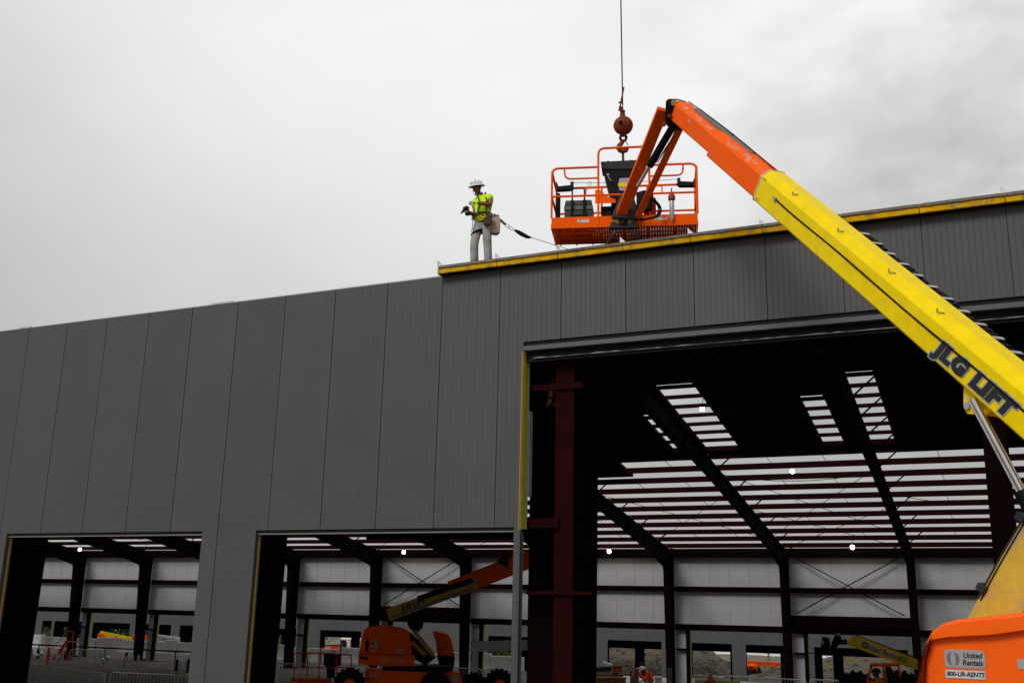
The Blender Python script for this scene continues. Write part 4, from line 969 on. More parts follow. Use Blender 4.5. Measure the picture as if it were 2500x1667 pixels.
hp_ = PJ['rh']+ha_*-.10-hv*.12
MB().tube([hp_+Z3*(.10)+Vector((0, 0, .04*math.sin(k*math.pi/6)))+ha_*(.04*math.cos(k*math.pi/6)) for k in range(12)], .005, 5, True).build('snap_ring', 'galv', T)
MB().tube([hp_+Z3*.05, hp_-Z3*.10-ha_*.01, hp_-Z3*.17-ha_*.03], .010, 6).build('lanyard_hook', 'galv', T)
# drill in the right hand
dc = PJ['rw']+ha_*-.04-hv*.08+Z3*.0
DR = thing('cordless_drill', 'black and red cordless drill in the roof worker\'s gloved hand', 'drill', dc)
dx_ = (-ha_*.72-Z3*.5-hv*.3).normalized()
MB().tube([dc-dx_*-.02+Z3*.075, dc+dx_*.06+Z3*.05, dc+dx_*.12+Z3*.02], [.034, .034, .028], 10).build('drill_body', 'black_paint', DR, smooth=True)
MB().tube([dc+dx_*.12+Z3*.02, dc+dx_*.17], [.02, .012], 8).build('chuck', 'grey_dark', DR)
MB().bar(dc+Z3*.07, dc-Z3*.05, .036, .045).build('drill_grip', 'red_paint', DR, bevel=.008)
MB().cbox(dc-Z3*.075, (.085, .085, .05)).build('battery', 'black_paint', DR, bevel=.008)
# fall-arrest lanyard
def z1(a, b, dep): return pD(1050+a/5.6, 400+b/5.6, dep)
dp0 = (PJ['waist']-CAM).dot(_fw)
LY = thing('fall_lanyard', 'black and green fall arrest lanyard running from the worker\'s belt to a roof rope', 'lanyard', z1(1940, 1190, dp0+.5))
MB().bar(z1(870, 690, dp0), z1(1035, 835, dp0-.02), .045, .02, hv).build('webbing', 'strap_olive', LY)
for a, b, ln_ in ((1060, 850, 32), (1105, 882, 38)):
    MB().tube([z1(a+ln_*math.cos(t_)*.9-10*math.sin(t_), b+ln_*.55*math.cos(t_)+16*math.sin(t_), dp0-.02) for t_ in [k*math.pi/7 for k in range(14)]], .007, 6, True).build('carabiner', 'galv', LY)
MB().tube([z1(1150, 905, dp0), z1(1200, 930, dp0), z1(1260, 965, dp0), z1(1330, 1000, dp0), z1(1385, 1010, dp0)], [.015, .038, .042, .035, .014], 10).build('shock_absorber', 'black_paint', LY, smooth=True)
MB().tube([z1(1385, 1010, dp0), z1(1560, 1065, dp0+.15), z1(1760, 1130, dp0+.3), z1(1990, 1200, dp0+.5)], .006, 5).build('rope', 'grey_dark', LY)
# two bent-over workers in orange deep inside
def vframe(px, py):
    h_ = ray(px, py); h_ = Vector((h_.x, h_.y, 0)).normalized(); return Vector((h_.y, -h_.x, 0)), h_
for (px, dep, lab, flip, hat, col) in ((1550, 46.5, 'stooping worker in orange vest with pale stripes beside the cluttered bench', 1, 'black_paint', 'orange_vest'),
                                       (1583, 46.0, 'stooping worker in orange shirt and white hard hat facing his workmate', 1, 'white', 'orange_vest')):
    a_, h_ = vframe(px, 1640); f0 = pD(px, 1640, dep); f0.z = gz(f0.x, f0.y)+.0
    if hat == 'black_paint':
        J = dict(pelvis=(-.05, 0, .92), waist=(.0, 0, 1.07), chest=(.10, 0, 1.27), neck=(.22, -.02, 1.38), head=(.33, -.05, 1.47), ls=(.10, -.17, 1.33), le=(.22, -.22, 1.05), lw=(.42, -.15, .92),
                 rs=(.12, .17, 1.33), re=(.25, .2, 1.05), rw=(.44, .1, .92), lh=(-.05, -.09, .88), lk=(-.02, -.1, .5), la=(-.06, -.1, .1), rh=(-.05, .09, .88), rk=(.03, .1, .5), ra=(0, .1, .1), face=(.8, -.3, -.5))
    else:
        J = dict(pelvis=(.12, 0, .90), waist=(.10, 0, 1.03), chest=(-.02, 0, 1.20), neck=(-.14, -.02, 1.27), head=(-.26, -.05, 1.33), ls=(-.02, -.17, 1.22), le=(-.08, -.22, .95), lw=(-.28, -.15, .85),
                 rs=(-.04, .17, 1.22), re=(-.1, .2, .95), rw=(-.3, .1, .85), lh=(.12, -.09, .86), lk=(.05, -.1, .48), la=(.1, -.1, .1), rh=(.12, .09, .86), rk=(.1, .1, .48), ra=(.18, .1, .1), face=(-.8, -.3, -.5))
    T2, P2, *_ = person(lab, f0, a_, h_, J, dict(shirt=col, trousers='grey_mid', sleeve=1.2), hat=hat, hand_m='glove', detail=False)
    if hat == 'black_paint':
        for q in (-.09, .07): MB().tube([P2['chest']+a_*q*.3+h_*q-h_*.13+Z3*.09, P2['chest']+h_*q-h_*.16-Z3*.05, P2['waist']+h_*q-h_*.12], .02, 6).build('vest_stripe', 'trim_light', T2)
# worker high up on a lift, seen in the gap beside the front column
a_, h_ = vframe(1350, 1000); f0 = pD(1350, 1052, 27.0)
J = dict(pelvis=(0, 0, .95), waist=(0, 0, 1.09), chest=(.03, 0, 1.33), neck=(.07, 0, 1.47), head=(.12, 0, 1.60), ls=(.05, -.17, 1.4), le=(.12, -.2, 1.15), lw=(.3, -.15, 1.2), rs=(.04, .17, 1.4), re=(.1, .2, 1.15), rw=(.3, .1, 1.2),
         lh=(0, -.09, .9), lk=(.03, -.1, .5), la=(0, -.1, .1), rh=(0, .09, .9), rk=(.03, .1, .5), ra=(0, .1, .1), face=(.9, .2, .1))
f0.z -= .3
T3, *_ = person('worker in orange and green vest up on a lift beside the dark red column', f0, a_, h_, J, dict(shirt='orange_vest', trousers='dark_cloth', sleeve=.6), hat='orange_vest', hand_m='skin', detail=False)
MB().ext([(-.16, -.2), (-.05, -.22), (.0, .25), (-.1, .28)], T3.location+Z3*1.22, a_, Z3, h_, -.19, .16).build('green_vest_panel', 'lime_shirt', T3, bevel=.03)
LP = thing('lift_platform', 'dark lift platform carrying the worker behind the front column', 'lift platform', (f0.x, f0.y, 0))
MB().ext([(-.6, -.4), (.9, -.4), (.9, .4), (-.6, .4)], f0, a_, h_, Z3, -.12, -.0).build('deck', 'frame_dark', LP)
for q in (-.55, 0, .55, .85):
    for e_ in (-.38, .38): MB().cyl(f0+a_*q+h_*e_, f0+a_*q+h_*e_+Z3*1.1, .02, 6).build('post', 'frame_dark', LP)
for z_ in (.55, 1.1):
    for e_ in (-.38, .38): MB().cyl(f0-a_*.58+h_*e_+Z3*z_, f0+a_*.88+h_*e_+Z3*z_, .02, 6).build('rail', 'frame_dark', LP)
zz = f0.z-.1; n_ = 0; MB().bar(Vector((f0.x, f0.y, .7))+a_*.6, Vector((f0.x, f0.y, zz))+a_*.6, .3, .3).build('mast', 'frame_dark', LP)
for k in range(n_):
    za, zb_ = .7+(zz-.7)*k/n_, .7+(zz-.7)*(k+1)/n_
    for e_ in (-.3, .3):
        for x_ in (-1, 1): sg_.bar(Vector((f0.x, f0.y, 0))+a_*(.15-.6*x_)+h_*e_+Z3*za, Vector((f0.x, f0.y, 0))+a_*(.15+.6*x_)+h_*e_+Z3*zb_, .05, .08)

MB().ext([(-.65, -.45), (.95, -.45), (.95, .45), (-.65, .45)], (f0.x, f0.y, 0), a_, h_, Z3, .05, .7).build('base', 'frame_dark', LP)
# ------------------------------------------------------------------ plant and clutter inside and behind
def q5(a, b): return a*640/2352, 1270+b*640/2352
def q6(a, b): return 600+a*700/2352, 1270+b*700/2352
def q7(a, b): return 1260+a*640/2352, 1270+b*640/2352
def q8(a, b): return 1860+a*640/2352, 1270+b*640/2352
def dY(px, Y): return (pY(*px, Y)-CAM).dot(_fw)
class View:
    """a vertical working plane at a given depth, facing the camera direction"""
    def __init__(s, px, dep):
        s.o = pD(*px, dep); h_ = ray(*px); s.h = Vector((h_.x, h_.y, 0)).normalized(); s.a = Vector((s.h.y, -s.h.x, 0)); s.px = dep
    def at(s, px, back=0.):
        d = ray(*px); t_ = (s.o+s.h*back-CAM).dot(s.h)/d.dot(s.h); return CAM+d*t_
    def slab(s, pts, back, th, name, m, parent, bevel=0., smooth=False):
        P_ = [s.at(p, back) for p in pts]; o = P_[0]
        return MB().ext([((p-o).dot(s.a), p.z-o.z) for p in P_], o, s.a, Z3, s.h, 0, th).build(name, m, parent, bevel=bevel, smooth=smooth)
    def bar(s, p0, p1, wd, ht, back, name, m, parent, bevel=0.): return MB().bar(s.at(p0, back), s.at(p1, back), wd, ht, s.h.cross(s.at(p1, back)-s.at(p0, back))).build(name, m, parent, bevel=bevel)
    def tube(s, pts, r, back, name, m, parent): return MB().tube([s.at(p, back) for p in pts], r, 7).build(name, m, parent, smooth=True)
    def wheel(s, c, r, wd, back, parent, rimm, name='wheel'):
        c = s.at(c, back); c.z = max(c.z, gz(c.x, c.y)+r-.02); n = 24
        tb = MB().lathe([(r*.55, 0), (r*.92, 0), (r, wd*.2), (r, wd*.8), (r*.92, wd), (r*.55, wd)], c, s.h, n)
        for k in range(18):
            an = 2*math.pi*k/18; d = s.a*math.cos(an)+Z3*math.sin(an); tb.bar(c+d*(r*.93)+s.h*.0, c+d*(r*1.05)+s.h*.0+s.h*.001, .10, wd*.5, s.h) if False else tb.ext([(-.05, -.02), (.05, -.02), (.05, .05), (-.05, .05)], c+d*r, s.h.cross(d), d, s.h, wd*.1, wd*.9)
        t_ = tb.build(name, 'black_rubber', parent); MB().lathe([(r*.54, .02), (r*.2, -.02), (r*.18, -.06), (.02, -.06)], c, s.h, 16).build('rim', rimm, t_); return t_
# ---- second boom lift, inside, behind the middle opening
V = View(q6(1140, 1000), 39.0); g0 = V.at(q6(1300, 1400)); L2 = thing('boom_lift', 'orange boom lift parked inside behind the middle opening with its boom angled up right', 'boom lift', (g0.x, g0.y, 0))
hl = V.slab([q6(*p) for p in ((925, 1090), (948, 990), (966, 905), (985, 878), (1040, 863), (1110, 858), (1190, 866), (1290, 884), (1328, 898), (1344, 935), (1352, 1010), (1360, 1105))], 0, 1.0, 'hood', 'orange', L2, .09, True)
V.slab([q6(*p) for p in ((978, 905), (1060, 915), (1110, 940), (1108, 1070), (965, 1065), (960, 990))], -.02, .05, 'hood_panel', 'orange', hl, .012)
V.slab([q6(*p) for p in ((985, 980), (1000, 965), (1010, 985), (1000, 1075), (980, 1075))], -.05, .05, 'air_intake', 'black_paint', hl)
V.slab([q6(*p) for p in ((922, 1092), (1388, 1108), (1385, 1192), (1150, 1196), (922, 1178))], -.05, 1.15, 'lower_skirt', 'orange', L2, .03)
for a, b, c, d in ((1030, 990, 1082, 1050), (1242, 1050, 1300, 1068), (1240, 1075, 1296, 1092)):
    V.slab([q6(*p) for p in ((a, b), (c, b+2), (c, d+2), (a, d))], -.075 if a < 1100 else -.03, .02, 'sticker', 'decal_grey', hl)
V.slab([q6(*p) for p in ((1036, 996), (1052, 996), (1052, 1020), (1036, 1020))], -.085, .01, 'emblem', 'grey_dark', hl)
V.slab([q6(*p) for p in ((1030, 1055), (1062, 1056), (1062, 1072), (1030, 1072))], -.075, .02, 'sticker', 'canvas', hl)
V.slab([q6(*p) for p in ((1028, 1036), (1070, 1036), (1070, 1048), (1028, 1048))], -.085, .01, 'sticker_band', 'orange', hl)
for k in range(5): V.slab([q6(*p) for p in ((938+k*13, 1110), (948+k*13, 1110), (948+k*13, 1140), (938+k*13, 1140))], -.07, .03, 'hazard_mark', 'grey_dark', L2)
for r_ in range(2):
    pass
text_obj('SkyPower', .30, 'canvas', L2, V.at(q6(1205, 1150), -.065), V.a, Z3, .3, .002, .001, scx=.8)
V.slab([q6(*p) for p in ((1535, 905), (1600, 912), (1650, 928), (1680, 952), (1697, 1010), (1718, 1112), (1575, 1108), (1568, 1000))], 1.9, .9, 'engine_cover', 'orange', L2, .08, True)
V.slab([q6(*p) for p in ((1575, 1112), (1718, 1116), (1706, 1215), (1600, 1212))], 1.88, .95, 'counterweight', 'frame_dark', L2, .04)
V.slab([q6(*p) for p in ((1120, 1196), (1700, 1196), (1700, 1235), (1120, 1230))], .3, 2.0, 'turntable', 'black_paint', L2, .02)
V.slab([q6(*p) for p in ((980, 1216), (1400, 1240), (1760, 1250), (1785, 1370), (1780, 1420), (980, 1400))], .3, 1.3, 'chassis', 'orange', L2, .03)
V.slab([q6(*p) for p in ((1645, 1250), (1758, 1252), (1788, 1345), (1660, 1345))], .22, .07, 'chassis_cover', 'orange', L2, .01)
V.slab([q6(*p) for p in ((1682, 1268), (1740, 1270), (1746, 1328), (1690, 1326))], .19, .02, 'sticker', 'decal_grey', L2)
V.slab([q6(*p) for p in ((1015, 1268), (1035, 1248), (1035, 1260), (1055, 1260), (1055, 1250), (1090, 1272), (1060, 1290), (1060, 1278), (1035, 1276), (1035, 1288))], .27, .02, 'direction_arrow', 'decal_grey', L2)
for c, bk in (((850, 1345), .0), ((1555, 1375), .0), ((1870, 1375), 1.9), ((2082, 1345), 2.1)): V.wheel(q6(*c), .56, .42, bk, L2, 'orange')
V.slab([q6(*p) for p in ((1340, 905), (1560, 1120), (1480, 1190), (1350, 1120))], .9, .5, 'turret', 'black_paint', L2)
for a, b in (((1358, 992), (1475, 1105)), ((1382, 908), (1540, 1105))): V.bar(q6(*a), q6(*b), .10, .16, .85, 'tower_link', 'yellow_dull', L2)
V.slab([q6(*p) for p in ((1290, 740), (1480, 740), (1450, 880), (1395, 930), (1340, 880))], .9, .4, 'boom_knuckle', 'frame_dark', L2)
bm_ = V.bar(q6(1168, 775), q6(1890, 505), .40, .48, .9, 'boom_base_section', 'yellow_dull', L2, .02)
V.bar(q6(1200, 792), q6(1850, 560), .34, .10, .85, 'boom_skid', 'grey_mid', L2)
V.bar(q6(1680, 572), q6(2345, 315), .36, .66, .92, 'boom_middle_section', 'orange', L2, .02)
V.bar(q6(1660, 510), q6(2330, 245), .14, .10, .9, 'hose_tray', 'orange', L2)
V.bar(q6(1410, 640), q6(1860, 490), .16, .20, .70, 'hose_carrier', 'black_rubber', L2)
V.slab([q6(*p) for p in ((2055, 320), (2150, 290), (2155, 385), (2075, 350))], .68, .08, 'boom_bracket', 'black_paint', L2)
text_obj('JLG LIFT', .30, 'black_paint', L2, V.at(q6(1372, 690), .66), V.at(q6(1890, 512))-V.at(q6(1168, 782)), Z3, .2, .006, .001, scx=.9, lift=.01)
# ---- low platform of a third lift left of it
V = View(q6(630, 1200), 42.0); g0 = V.at(q6(630, 1330)); L3 = thing('platform_lift', 'rusty orange lift platform with guard rails lowered beside the parked boom lift', 'lift platform', (g0.x, g0.y, 0))
fl_ = [q6(390, 1322), q6(870, 1322)]
p0, p1 = V.at(fl_[0]), V.at(fl_[1]); wd_ = (p1-p0).length
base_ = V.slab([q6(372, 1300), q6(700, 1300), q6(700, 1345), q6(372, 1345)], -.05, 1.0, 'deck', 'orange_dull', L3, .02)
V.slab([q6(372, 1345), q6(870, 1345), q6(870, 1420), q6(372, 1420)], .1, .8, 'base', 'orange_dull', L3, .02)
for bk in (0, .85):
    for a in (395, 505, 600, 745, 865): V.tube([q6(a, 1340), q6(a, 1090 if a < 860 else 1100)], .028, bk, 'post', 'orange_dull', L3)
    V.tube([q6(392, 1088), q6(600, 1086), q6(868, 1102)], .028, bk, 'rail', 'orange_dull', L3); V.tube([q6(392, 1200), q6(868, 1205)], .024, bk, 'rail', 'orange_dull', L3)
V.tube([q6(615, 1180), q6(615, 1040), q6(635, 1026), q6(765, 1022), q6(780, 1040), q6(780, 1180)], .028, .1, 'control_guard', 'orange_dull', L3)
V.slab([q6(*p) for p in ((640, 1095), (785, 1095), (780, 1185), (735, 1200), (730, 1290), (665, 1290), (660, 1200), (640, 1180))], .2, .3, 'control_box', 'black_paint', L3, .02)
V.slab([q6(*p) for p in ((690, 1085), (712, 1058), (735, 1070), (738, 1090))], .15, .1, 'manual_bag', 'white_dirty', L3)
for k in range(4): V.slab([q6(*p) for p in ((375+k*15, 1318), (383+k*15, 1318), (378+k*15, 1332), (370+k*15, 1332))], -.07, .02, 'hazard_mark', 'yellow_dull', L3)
for c in ((430, 1400), (810, 1400)): V.wheel(q6(*c), .36, .25, -.05, L3, 'grey_mid')
# ---- grey box beam on a trestle
V = View(q6(2040, 1030), 33.0); g0 = V.at(q6(2300, 1100)); GB = thing('box_beam', 'long pale grey steel beam held level beside the door post', 'beam', (g0.x, g0.y, 0))
V.slab([q6(1845, 993), q6(2760, 964), q6(2760, 1054), q6(2240, 1065), q6(1850, 1078)], 0, .25, 'beam', 'decal_grey', GB, .01)
V.tube([q6(1858, 1085), q6(1845, 1115), q6(1848, 1145)], .02, -.02, 'tag_strap', 'red_paint', GB)
c = V.at(q6(2690, 1056), .12)
for e_ in (-.5, .5): MB().bar((c.x+e_*.4, c.y, 0), (c.x+e_*.2, c.y, c.z), .12, .12).build('trestle_leg', 'frame_dark', GB)
# ---- telehandler on the right
V = View(q8(1060, 1350), 30.5); g0 = V.at(q8(1050, 1450)); TH = thing('telehandler', 'orange cab telehandler with yellow boom lowered, at work inside on the right', 'telehandler', (g0.x, g0.y, 0))
V.slab([q8(*p) for p in ((760, 1112), (806, 1040), (835, 1028), (1400, 1245), (1400, 1340), (1240, 1290))], .75, .42, 'boom', 'yellow', TH, .015)
V.slab([q8(*p) for p in ((832, 1020), (1400, 1232), (1400, 1245), (835, 1030))], .80, .3, 'hose_tray', 'black_rubber', TH)
bx_ = V.at(q8(1400, 1300))-V.at(q8(835, 1080)); bx_.normalize()
V.slab([q8(*p) for p in ((893, 1090), (920, 1088), (1215, 1205), (1212, 1245), (1190, 1245), (890, 1125))], .735, .012, 'sticker', 'white_dirty', TH)
text_obj('United Rentals', .235, 'grey_dark', TH, V.at(q8(1075, 1177), .73), V.at(q8(1215, 1225))-V.at(q8(893, 1108)), Z3, .18, .002, .001, scx=.78)
c = V.at(q8(922, 1115), .73); MB().tube([c+V.a*(.07*math.cos(t_))+Z3*(.075*math.sin(t_)) for t_ in [k*math.pi/7 for k in range(14)]], .018, 6, True).build('emblem', 'grey_dark', TH)
V.slab([q8(*p) for p in ((852, 1075), (890, 1085), (868, 1104))], .735, .012, 'sticker', 'white_dirty', TH)
V.slab([q8(*p) for p in ((1225, 1232), (1290, 1215), (1315, 1250), (1300, 1275), (1250, 1268))], .735, .012, 'wear_patch', 'yellow_worn', TH)
V.slab([q8(*p) for p in ((660, 1012), (700, 1008), (715, 1070), (760, 1060), (770, 1112), (690, 1115), (620, 1190), (608, 1140))], .85, .2, 'fork_carrier_arm', 'black_paint', TH)
V.slab([q8(*p) for p in ((545, 1040), (590, 1050), (606, 1080), (600, 1195), (528, 1200), (530, 1110))], .55, .8, 'fork_carriage', 'black_paint', TH, .02)
V.slab([q8(*p) for p in ((545, 1075), (556, 1078), (554, 1108), (543, 1106))], .53, .02, 'reflector', 'lime_shirt', TH)
c = V.at(q8(685, 1020), .84); MB().cyl(c, c-V.h*.03, .045, 12).build('pin_cap', 'decal_grey', TH)
V.tube([q8(420, 1185), q8(530, 1200)], .02, .8, 'fork', 'frame_dark', TH)
# cab frame
for pl in (((975, 1300), (995, 1298), (962, 1400), (955, 1459), (938, 1459), (945, 1395)), ((975, 1292), (1235, 1290), (1240, 1304), (980, 1312)), ((1080, 1300), (1100, 1298), (1118, 1459), (1090, 1459)), ((1215, 1300), (1235, 1300), (1255, 1400), (1235, 1410)),
           ((938, 1432), (1120, 1436), (1120, 1480), (938, 1480))):
    V.slab([q8(*p) for p in pl], -.25, .06, 'cab_pillar', 'orange', TH, .01)
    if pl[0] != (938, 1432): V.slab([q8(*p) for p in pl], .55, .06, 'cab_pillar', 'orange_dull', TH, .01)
V.slab([q8(*p) for p in ((970, 1288), (1245, 1284), (1240, 1296), (975, 1300))], -.3, 1.0, 'cab_roof', 'orange', TH, .01)
V.slab([q8(*p) for p in ((1105, 1305), (1150, 1310), (1220, 1400), (1220, 1440), (1120, 1445))], -.2, .7, 'engine_cover', 'black_paint', TH, .02)
V.slab([q8(*p) for p in ((930, 1440), (1330, 1450), (1330, 1560), (930, 1560))], .0, 1.6, 'chassis', 'orange_dull', TH, .04)
V.tube([q8(1100, 1340), q8(1118, 1400), q8(1125, 1450)], .02, -.3, 'grab_rail', 'wood', TH)
V.slab([q8(*p) for p in ((972, 1296), (985, 1292), (985, 1330), (968, 1326))], -.32, .05, 'mirror', 'black_paint', TH)
for a in (860, 1260):
    for bk in (-.15, 1.5): V.wheel(q8(a, 1560), .62, .42, bk, TH, 'grey_mid')
a_, h_ = V.a, V.h; f0 = V.at(q8(1048, 1470), .25); f0.z = V.at(q8(1048, 1346), .25).z-1.36
J = dict(pelvis=(.02, 0, .62), waist=(.03, 0, .76), chest=(.0, 0, 1.02), neck=(-.02, 0, 1.15), head=(-.05, -.01, 1.28), ls=(0, -.17, 1.1), le=(-.08, -.2, .88), lw=(-.32, -.12, .92), rs=(0, .17, 1.1), re=(-.1, .2, .88), rw=(-.32, .1, .92),
         lh=(0, -.1, .62), lk=(-.4, -.12, .62), la=(-.42, -.12, .22), rh=(0, .1, .62), rk=(-.4, .12, .62), ra=(-.42, .12, .22), face=(-.9, -.3, -.1))
person('driver in lime vest seated in the orange telehandler cab', f0, a_, h_, J, dict(shirt='lime_shirt', trousers='dark_cloth', sleeve=.55), hat='grey_dark', hand_m='skin', detail=False)
MB().cbox(f0+Z3*.48+a_*.08, (.5, .5, .12)).build('seat', 'black_rubber', TH, bevel=.03); MB().bar(f0+Z3*.55+a_*.28, f0+Z3*1.15+a_*.34, .45, .1, a_).build('seat_back', 'black_rubber', TH, bevel=.03)
# ---- crowd barriers
def barrier(pa, pb, label, h_top=1.1):
    a, b = pZ(*pa, h_top), pZ(*pb, h_top); b = b.copy()
    mid = (a+b)/2; T_ = thing('crowd_barrier', label, 'barrier', (mid.x, mid.y, gz(mid.x, mid.y)), 'crowd barriers round the work area')
    d = Vector((b.x-a.x, b.y-a.y, 0)); L = d.length; d.normalize(); n = d.cross(Z3); z0 = gz(mid.x, mid.y); o = Vector((a.x, a.y, z0))
    r_ = .024
    MB().tube(rnd([o+Z3*.12, o+Z3*h_top, o+d*L+Z3*h_top, o+d*L+Z3*.12], .16), r_, 7).build('frame', 'galv', T_, smooth=True)
    MB().tube([o+Z3*.2, o+d*L+Z3*.2], .018, 6).build('lower_rail', 'galv', T_)
    m = MB(); k_ = max(8, int(L/.14))
    for k in range(1, k_): m.tube([o+d*(L*k/k_)+Z3*.2, o+d*(L*k/k_)+Z3*h_top], .009, 5)
    s_ = m.build('bars', 'galv', T_); s_['kind'] = 'stuff'
    for f_ in (.12, .88): MB().tube([o+d*(L*f_)+n*.3+Z3*.02, o+d*(L*f_)+n*.12+Z3*.2, o+d*(L*f_)-n*.12+Z3*.2, o+d*(L*f_)-n*.3+Z3*.02], .02, 6).build('foot', 'galv', T_)
    return L
BL = [((40, 1614), (258, 1642), 'crowd barrier at the left edge whose top rail tilts down to the right'),
      ((270, 1640), (428, 1646), 'crowd barrier nearest the grey wall pier in the left opening'),
      ((436, 1646), (520, 1648), 'crowd barrier half hidden behind the grey wall pier'),
      ((172, 1584), (287, 1588), 'single crowd barrier standing farther back in the left opening'),
      ((637, 1630), (686, 1616), 'crowd barrier at the left side of the middle opening, angled away'),
      ((692, 1618), (803, 1621), 'crowd barrier in front of the rusty lift platform'),
      ((808, 1622), (902, 1624), 'crowd barrier between the rusty platform and the parked boom lift'),
      ((1060, 1626), (1176, 1632), 'crowd barrier right of the parked boom lift'),
      ((1182, 1632), (1246, 1634), 'short crowd barrier left of the grey door post'),
      ((1250, 1637), (1330, 1640), 'crowd barrier crossing behind the grey door post'),
      ((1691, 1647), (1757, 1650), 'crowd barrier beside the column in front of the rubble mound'),
      ((1768, 1649), (1853, 1653), 'crowd barrier under the bright right opening'),
      ((1858, 1653), (1968, 1660), 'crowd barrier at the foot of the wide dark column'),
      ((1977, 1658), (2049, 1660), 'crowd barrier left of the telehandler'),
      ((2054, 1659), (2206, 1664), 'crowd barrier in front of the telehandler cab')]
for a, b, l in BL: barrier(a, b, l)
# ---- steel stair, left opening
V = View(q5(610, 1130), dY(q5(610, 1130), 36.5)); g0 = V.at(q5(610, 1255)); SR = thing('site_stair', 'orange steel site stair with handrails in the left opening', 'stair', (g0.x, g0.y, gz(g0.x, g0.y)))
for bk in (0, .8):
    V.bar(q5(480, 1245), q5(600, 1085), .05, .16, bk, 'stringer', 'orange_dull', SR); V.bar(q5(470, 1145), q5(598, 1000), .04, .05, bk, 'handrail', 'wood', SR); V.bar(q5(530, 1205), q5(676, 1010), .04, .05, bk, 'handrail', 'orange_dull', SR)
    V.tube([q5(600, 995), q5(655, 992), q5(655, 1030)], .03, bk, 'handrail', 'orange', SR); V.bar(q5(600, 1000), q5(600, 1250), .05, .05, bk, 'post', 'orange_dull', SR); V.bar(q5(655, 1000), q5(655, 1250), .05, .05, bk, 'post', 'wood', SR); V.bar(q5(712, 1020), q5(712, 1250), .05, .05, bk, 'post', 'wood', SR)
for k in range(8):
    f_ = k/7; a = q5(485+112*f_, 1240-150*f_); c = V.at(a); MB().ext([(-.14, 0), (.14, 0), (.14, .03), (-.14, .03)], c, V.a, Z3, V.h, 0, .8).build('tread', 'orange_dull', SR)
V.slab([q5(598, 1085), q5(715, 1088), q5(715, 1096), q5(598, 1093)], 0, .8, 'landing', 'wood', SR)
V.slab([q5(545, 1175), q5(640, 1175), q5(640, 1265), q5(545, 1265)], .3, .6, 'bracing_panel', 'rust', SR)
# ---- stub-up pipes, pedestals, cone, bins
def pipes(c5, n, h_px, label, wd, dep, qf=q5):
    g0 = pZ(*qf(*c5), 0.); dep = (g0-CAM).dot(_fw); V = View(qf(*c5), dep); T_ = thing('conduit_stubs', label, 'pipes', g0, 'grey conduit stubs rising from the floor')
    top = V.at(qf(c5[0], c5[1]-h_px)).z-g0.z
    for k in range(n): MB().cyl(g0+V.a*((k-(n-1)/2)*wd*1.0), g0+V.a*((k-(n-1)/2)*wd)+Z3*(max(.5, top)+.04*((k*7) % 3)), .075, 10).build('pipe', 'galv', T_, smooth=True)
for c, n, h_, l in (((228, 1240), 3, 75, 'three grey conduit stubs at the far left near the orange post'), ((505, 1262), 3, 75, 'three grey conduit stubs in front of the orange stair'), ((888, 1292), 3, 100, 'three grey conduit stubs left of the single crowd barrier end'),
                    ((1182, 1312), 3, 95, 'three grey conduit stubs right of the single crowd barrier'), ((1605, 1348), 3, 88, 'three grey conduit stubs beside the wall pier, lower group'), ((1665, 1235), 5, 80, 'row of five grey conduit stubs on the white blocks')):
    pipes(c, n, h_, l, .33, 50.0)
def pedestal(c5, w5, h5, label, dep=50.0, qf=q5, m='black_paint'):
    g0 = pZ(*qf(*c5), 0.); dep = (g0-CAM).dot(_fw); V = View(qf(*c5), dep); T_ = thing('anchor_pedestal', label, 'pedestal', g0, 'black machine pedestals on the floor')
    top = V.at(qf(c5[0], c5[1]-h5)).z; w_ = w5*640/2352/CF*dep; h_ = max(.6, top-g0.z)
    MB().ext([(-w_/2, -w_/2), (w_/2, -w_/2), (w_/2, w_/2), (-w_/2, w_/2)], g0, V.a, V.h, Z3, .06, h_*.86).build('shaft', m, T_, bevel=.03); MB().lathe([(w_*.5, h_*.86), (w_*.46, h_*.95), (w_*.2, h_)], g0, Z3, 12).build('cap', m, T_)
    MB().ext([(-w_*.8, -w_*.8), (w_*.8, -w_*.8), (w_*.8, w_*.8), (-w_*.8, w_*.8)], g0, V.a, V.h, Z3, 0, .055).build('base_plate', m, T_)
for c, w_, h_, l in (((335, 1235), 24, 75, 'black pedestal left of the orange post'), ((935, 1285), 22, 85, 'black pedestal behind the single crowd barrier'), ((1124, 1305), 24, 125, 'tall black pedestal in the middle of the left opening'), ((1580, 1345), 26, 100, 'black pedestal close to the wall pier'), ((1685, 1355), 26, 120, 'black pedestal touching the wall pier')):
    pedestal(c, w_, h_, l)
def lampball(c5, label, dep=49.0):
    g0 = pZ(*q5(*c5), 0.); dep = (g0-CAM).dot(_fw); V = View(q5(*c5), dep); T_ = thing('valve_fitting', label, 'valve', g0, 'bright steel valve fittings')
    MB().cyl(g0, g0+Z3*.3, .05, 8).build('stem', 'galv', T_); MB().sph(g0+Z3*.38, .13, 12, 8).build('bulb', 'chrome', T_, smooth=True); MB().sph(g0+Z3*.28-V.a*.25, .10, 12, 8).build('bulb', 'chrome', T_, smooth=True); MB().cyl(g0+Z3*.3-V.a*.3, g0+Z3*.34+V.a*.1, .03, 8).build('arm', 'galv', T_)
lampball((365, 1250), 'bright steel valve beside the leftmost black pedestal'); lampball((960, 1290), 'bright steel valve beside the pedestal behind the barrier')
g0 = pZ(*q5(420, 1305), 0.); V = View(q5(420, 1230), (g0-CAM).dot(_fw)); PO = thing('marker_post', 'orange fabric-wrapped marker post near the left conduit stubs', 'marker post', g0)
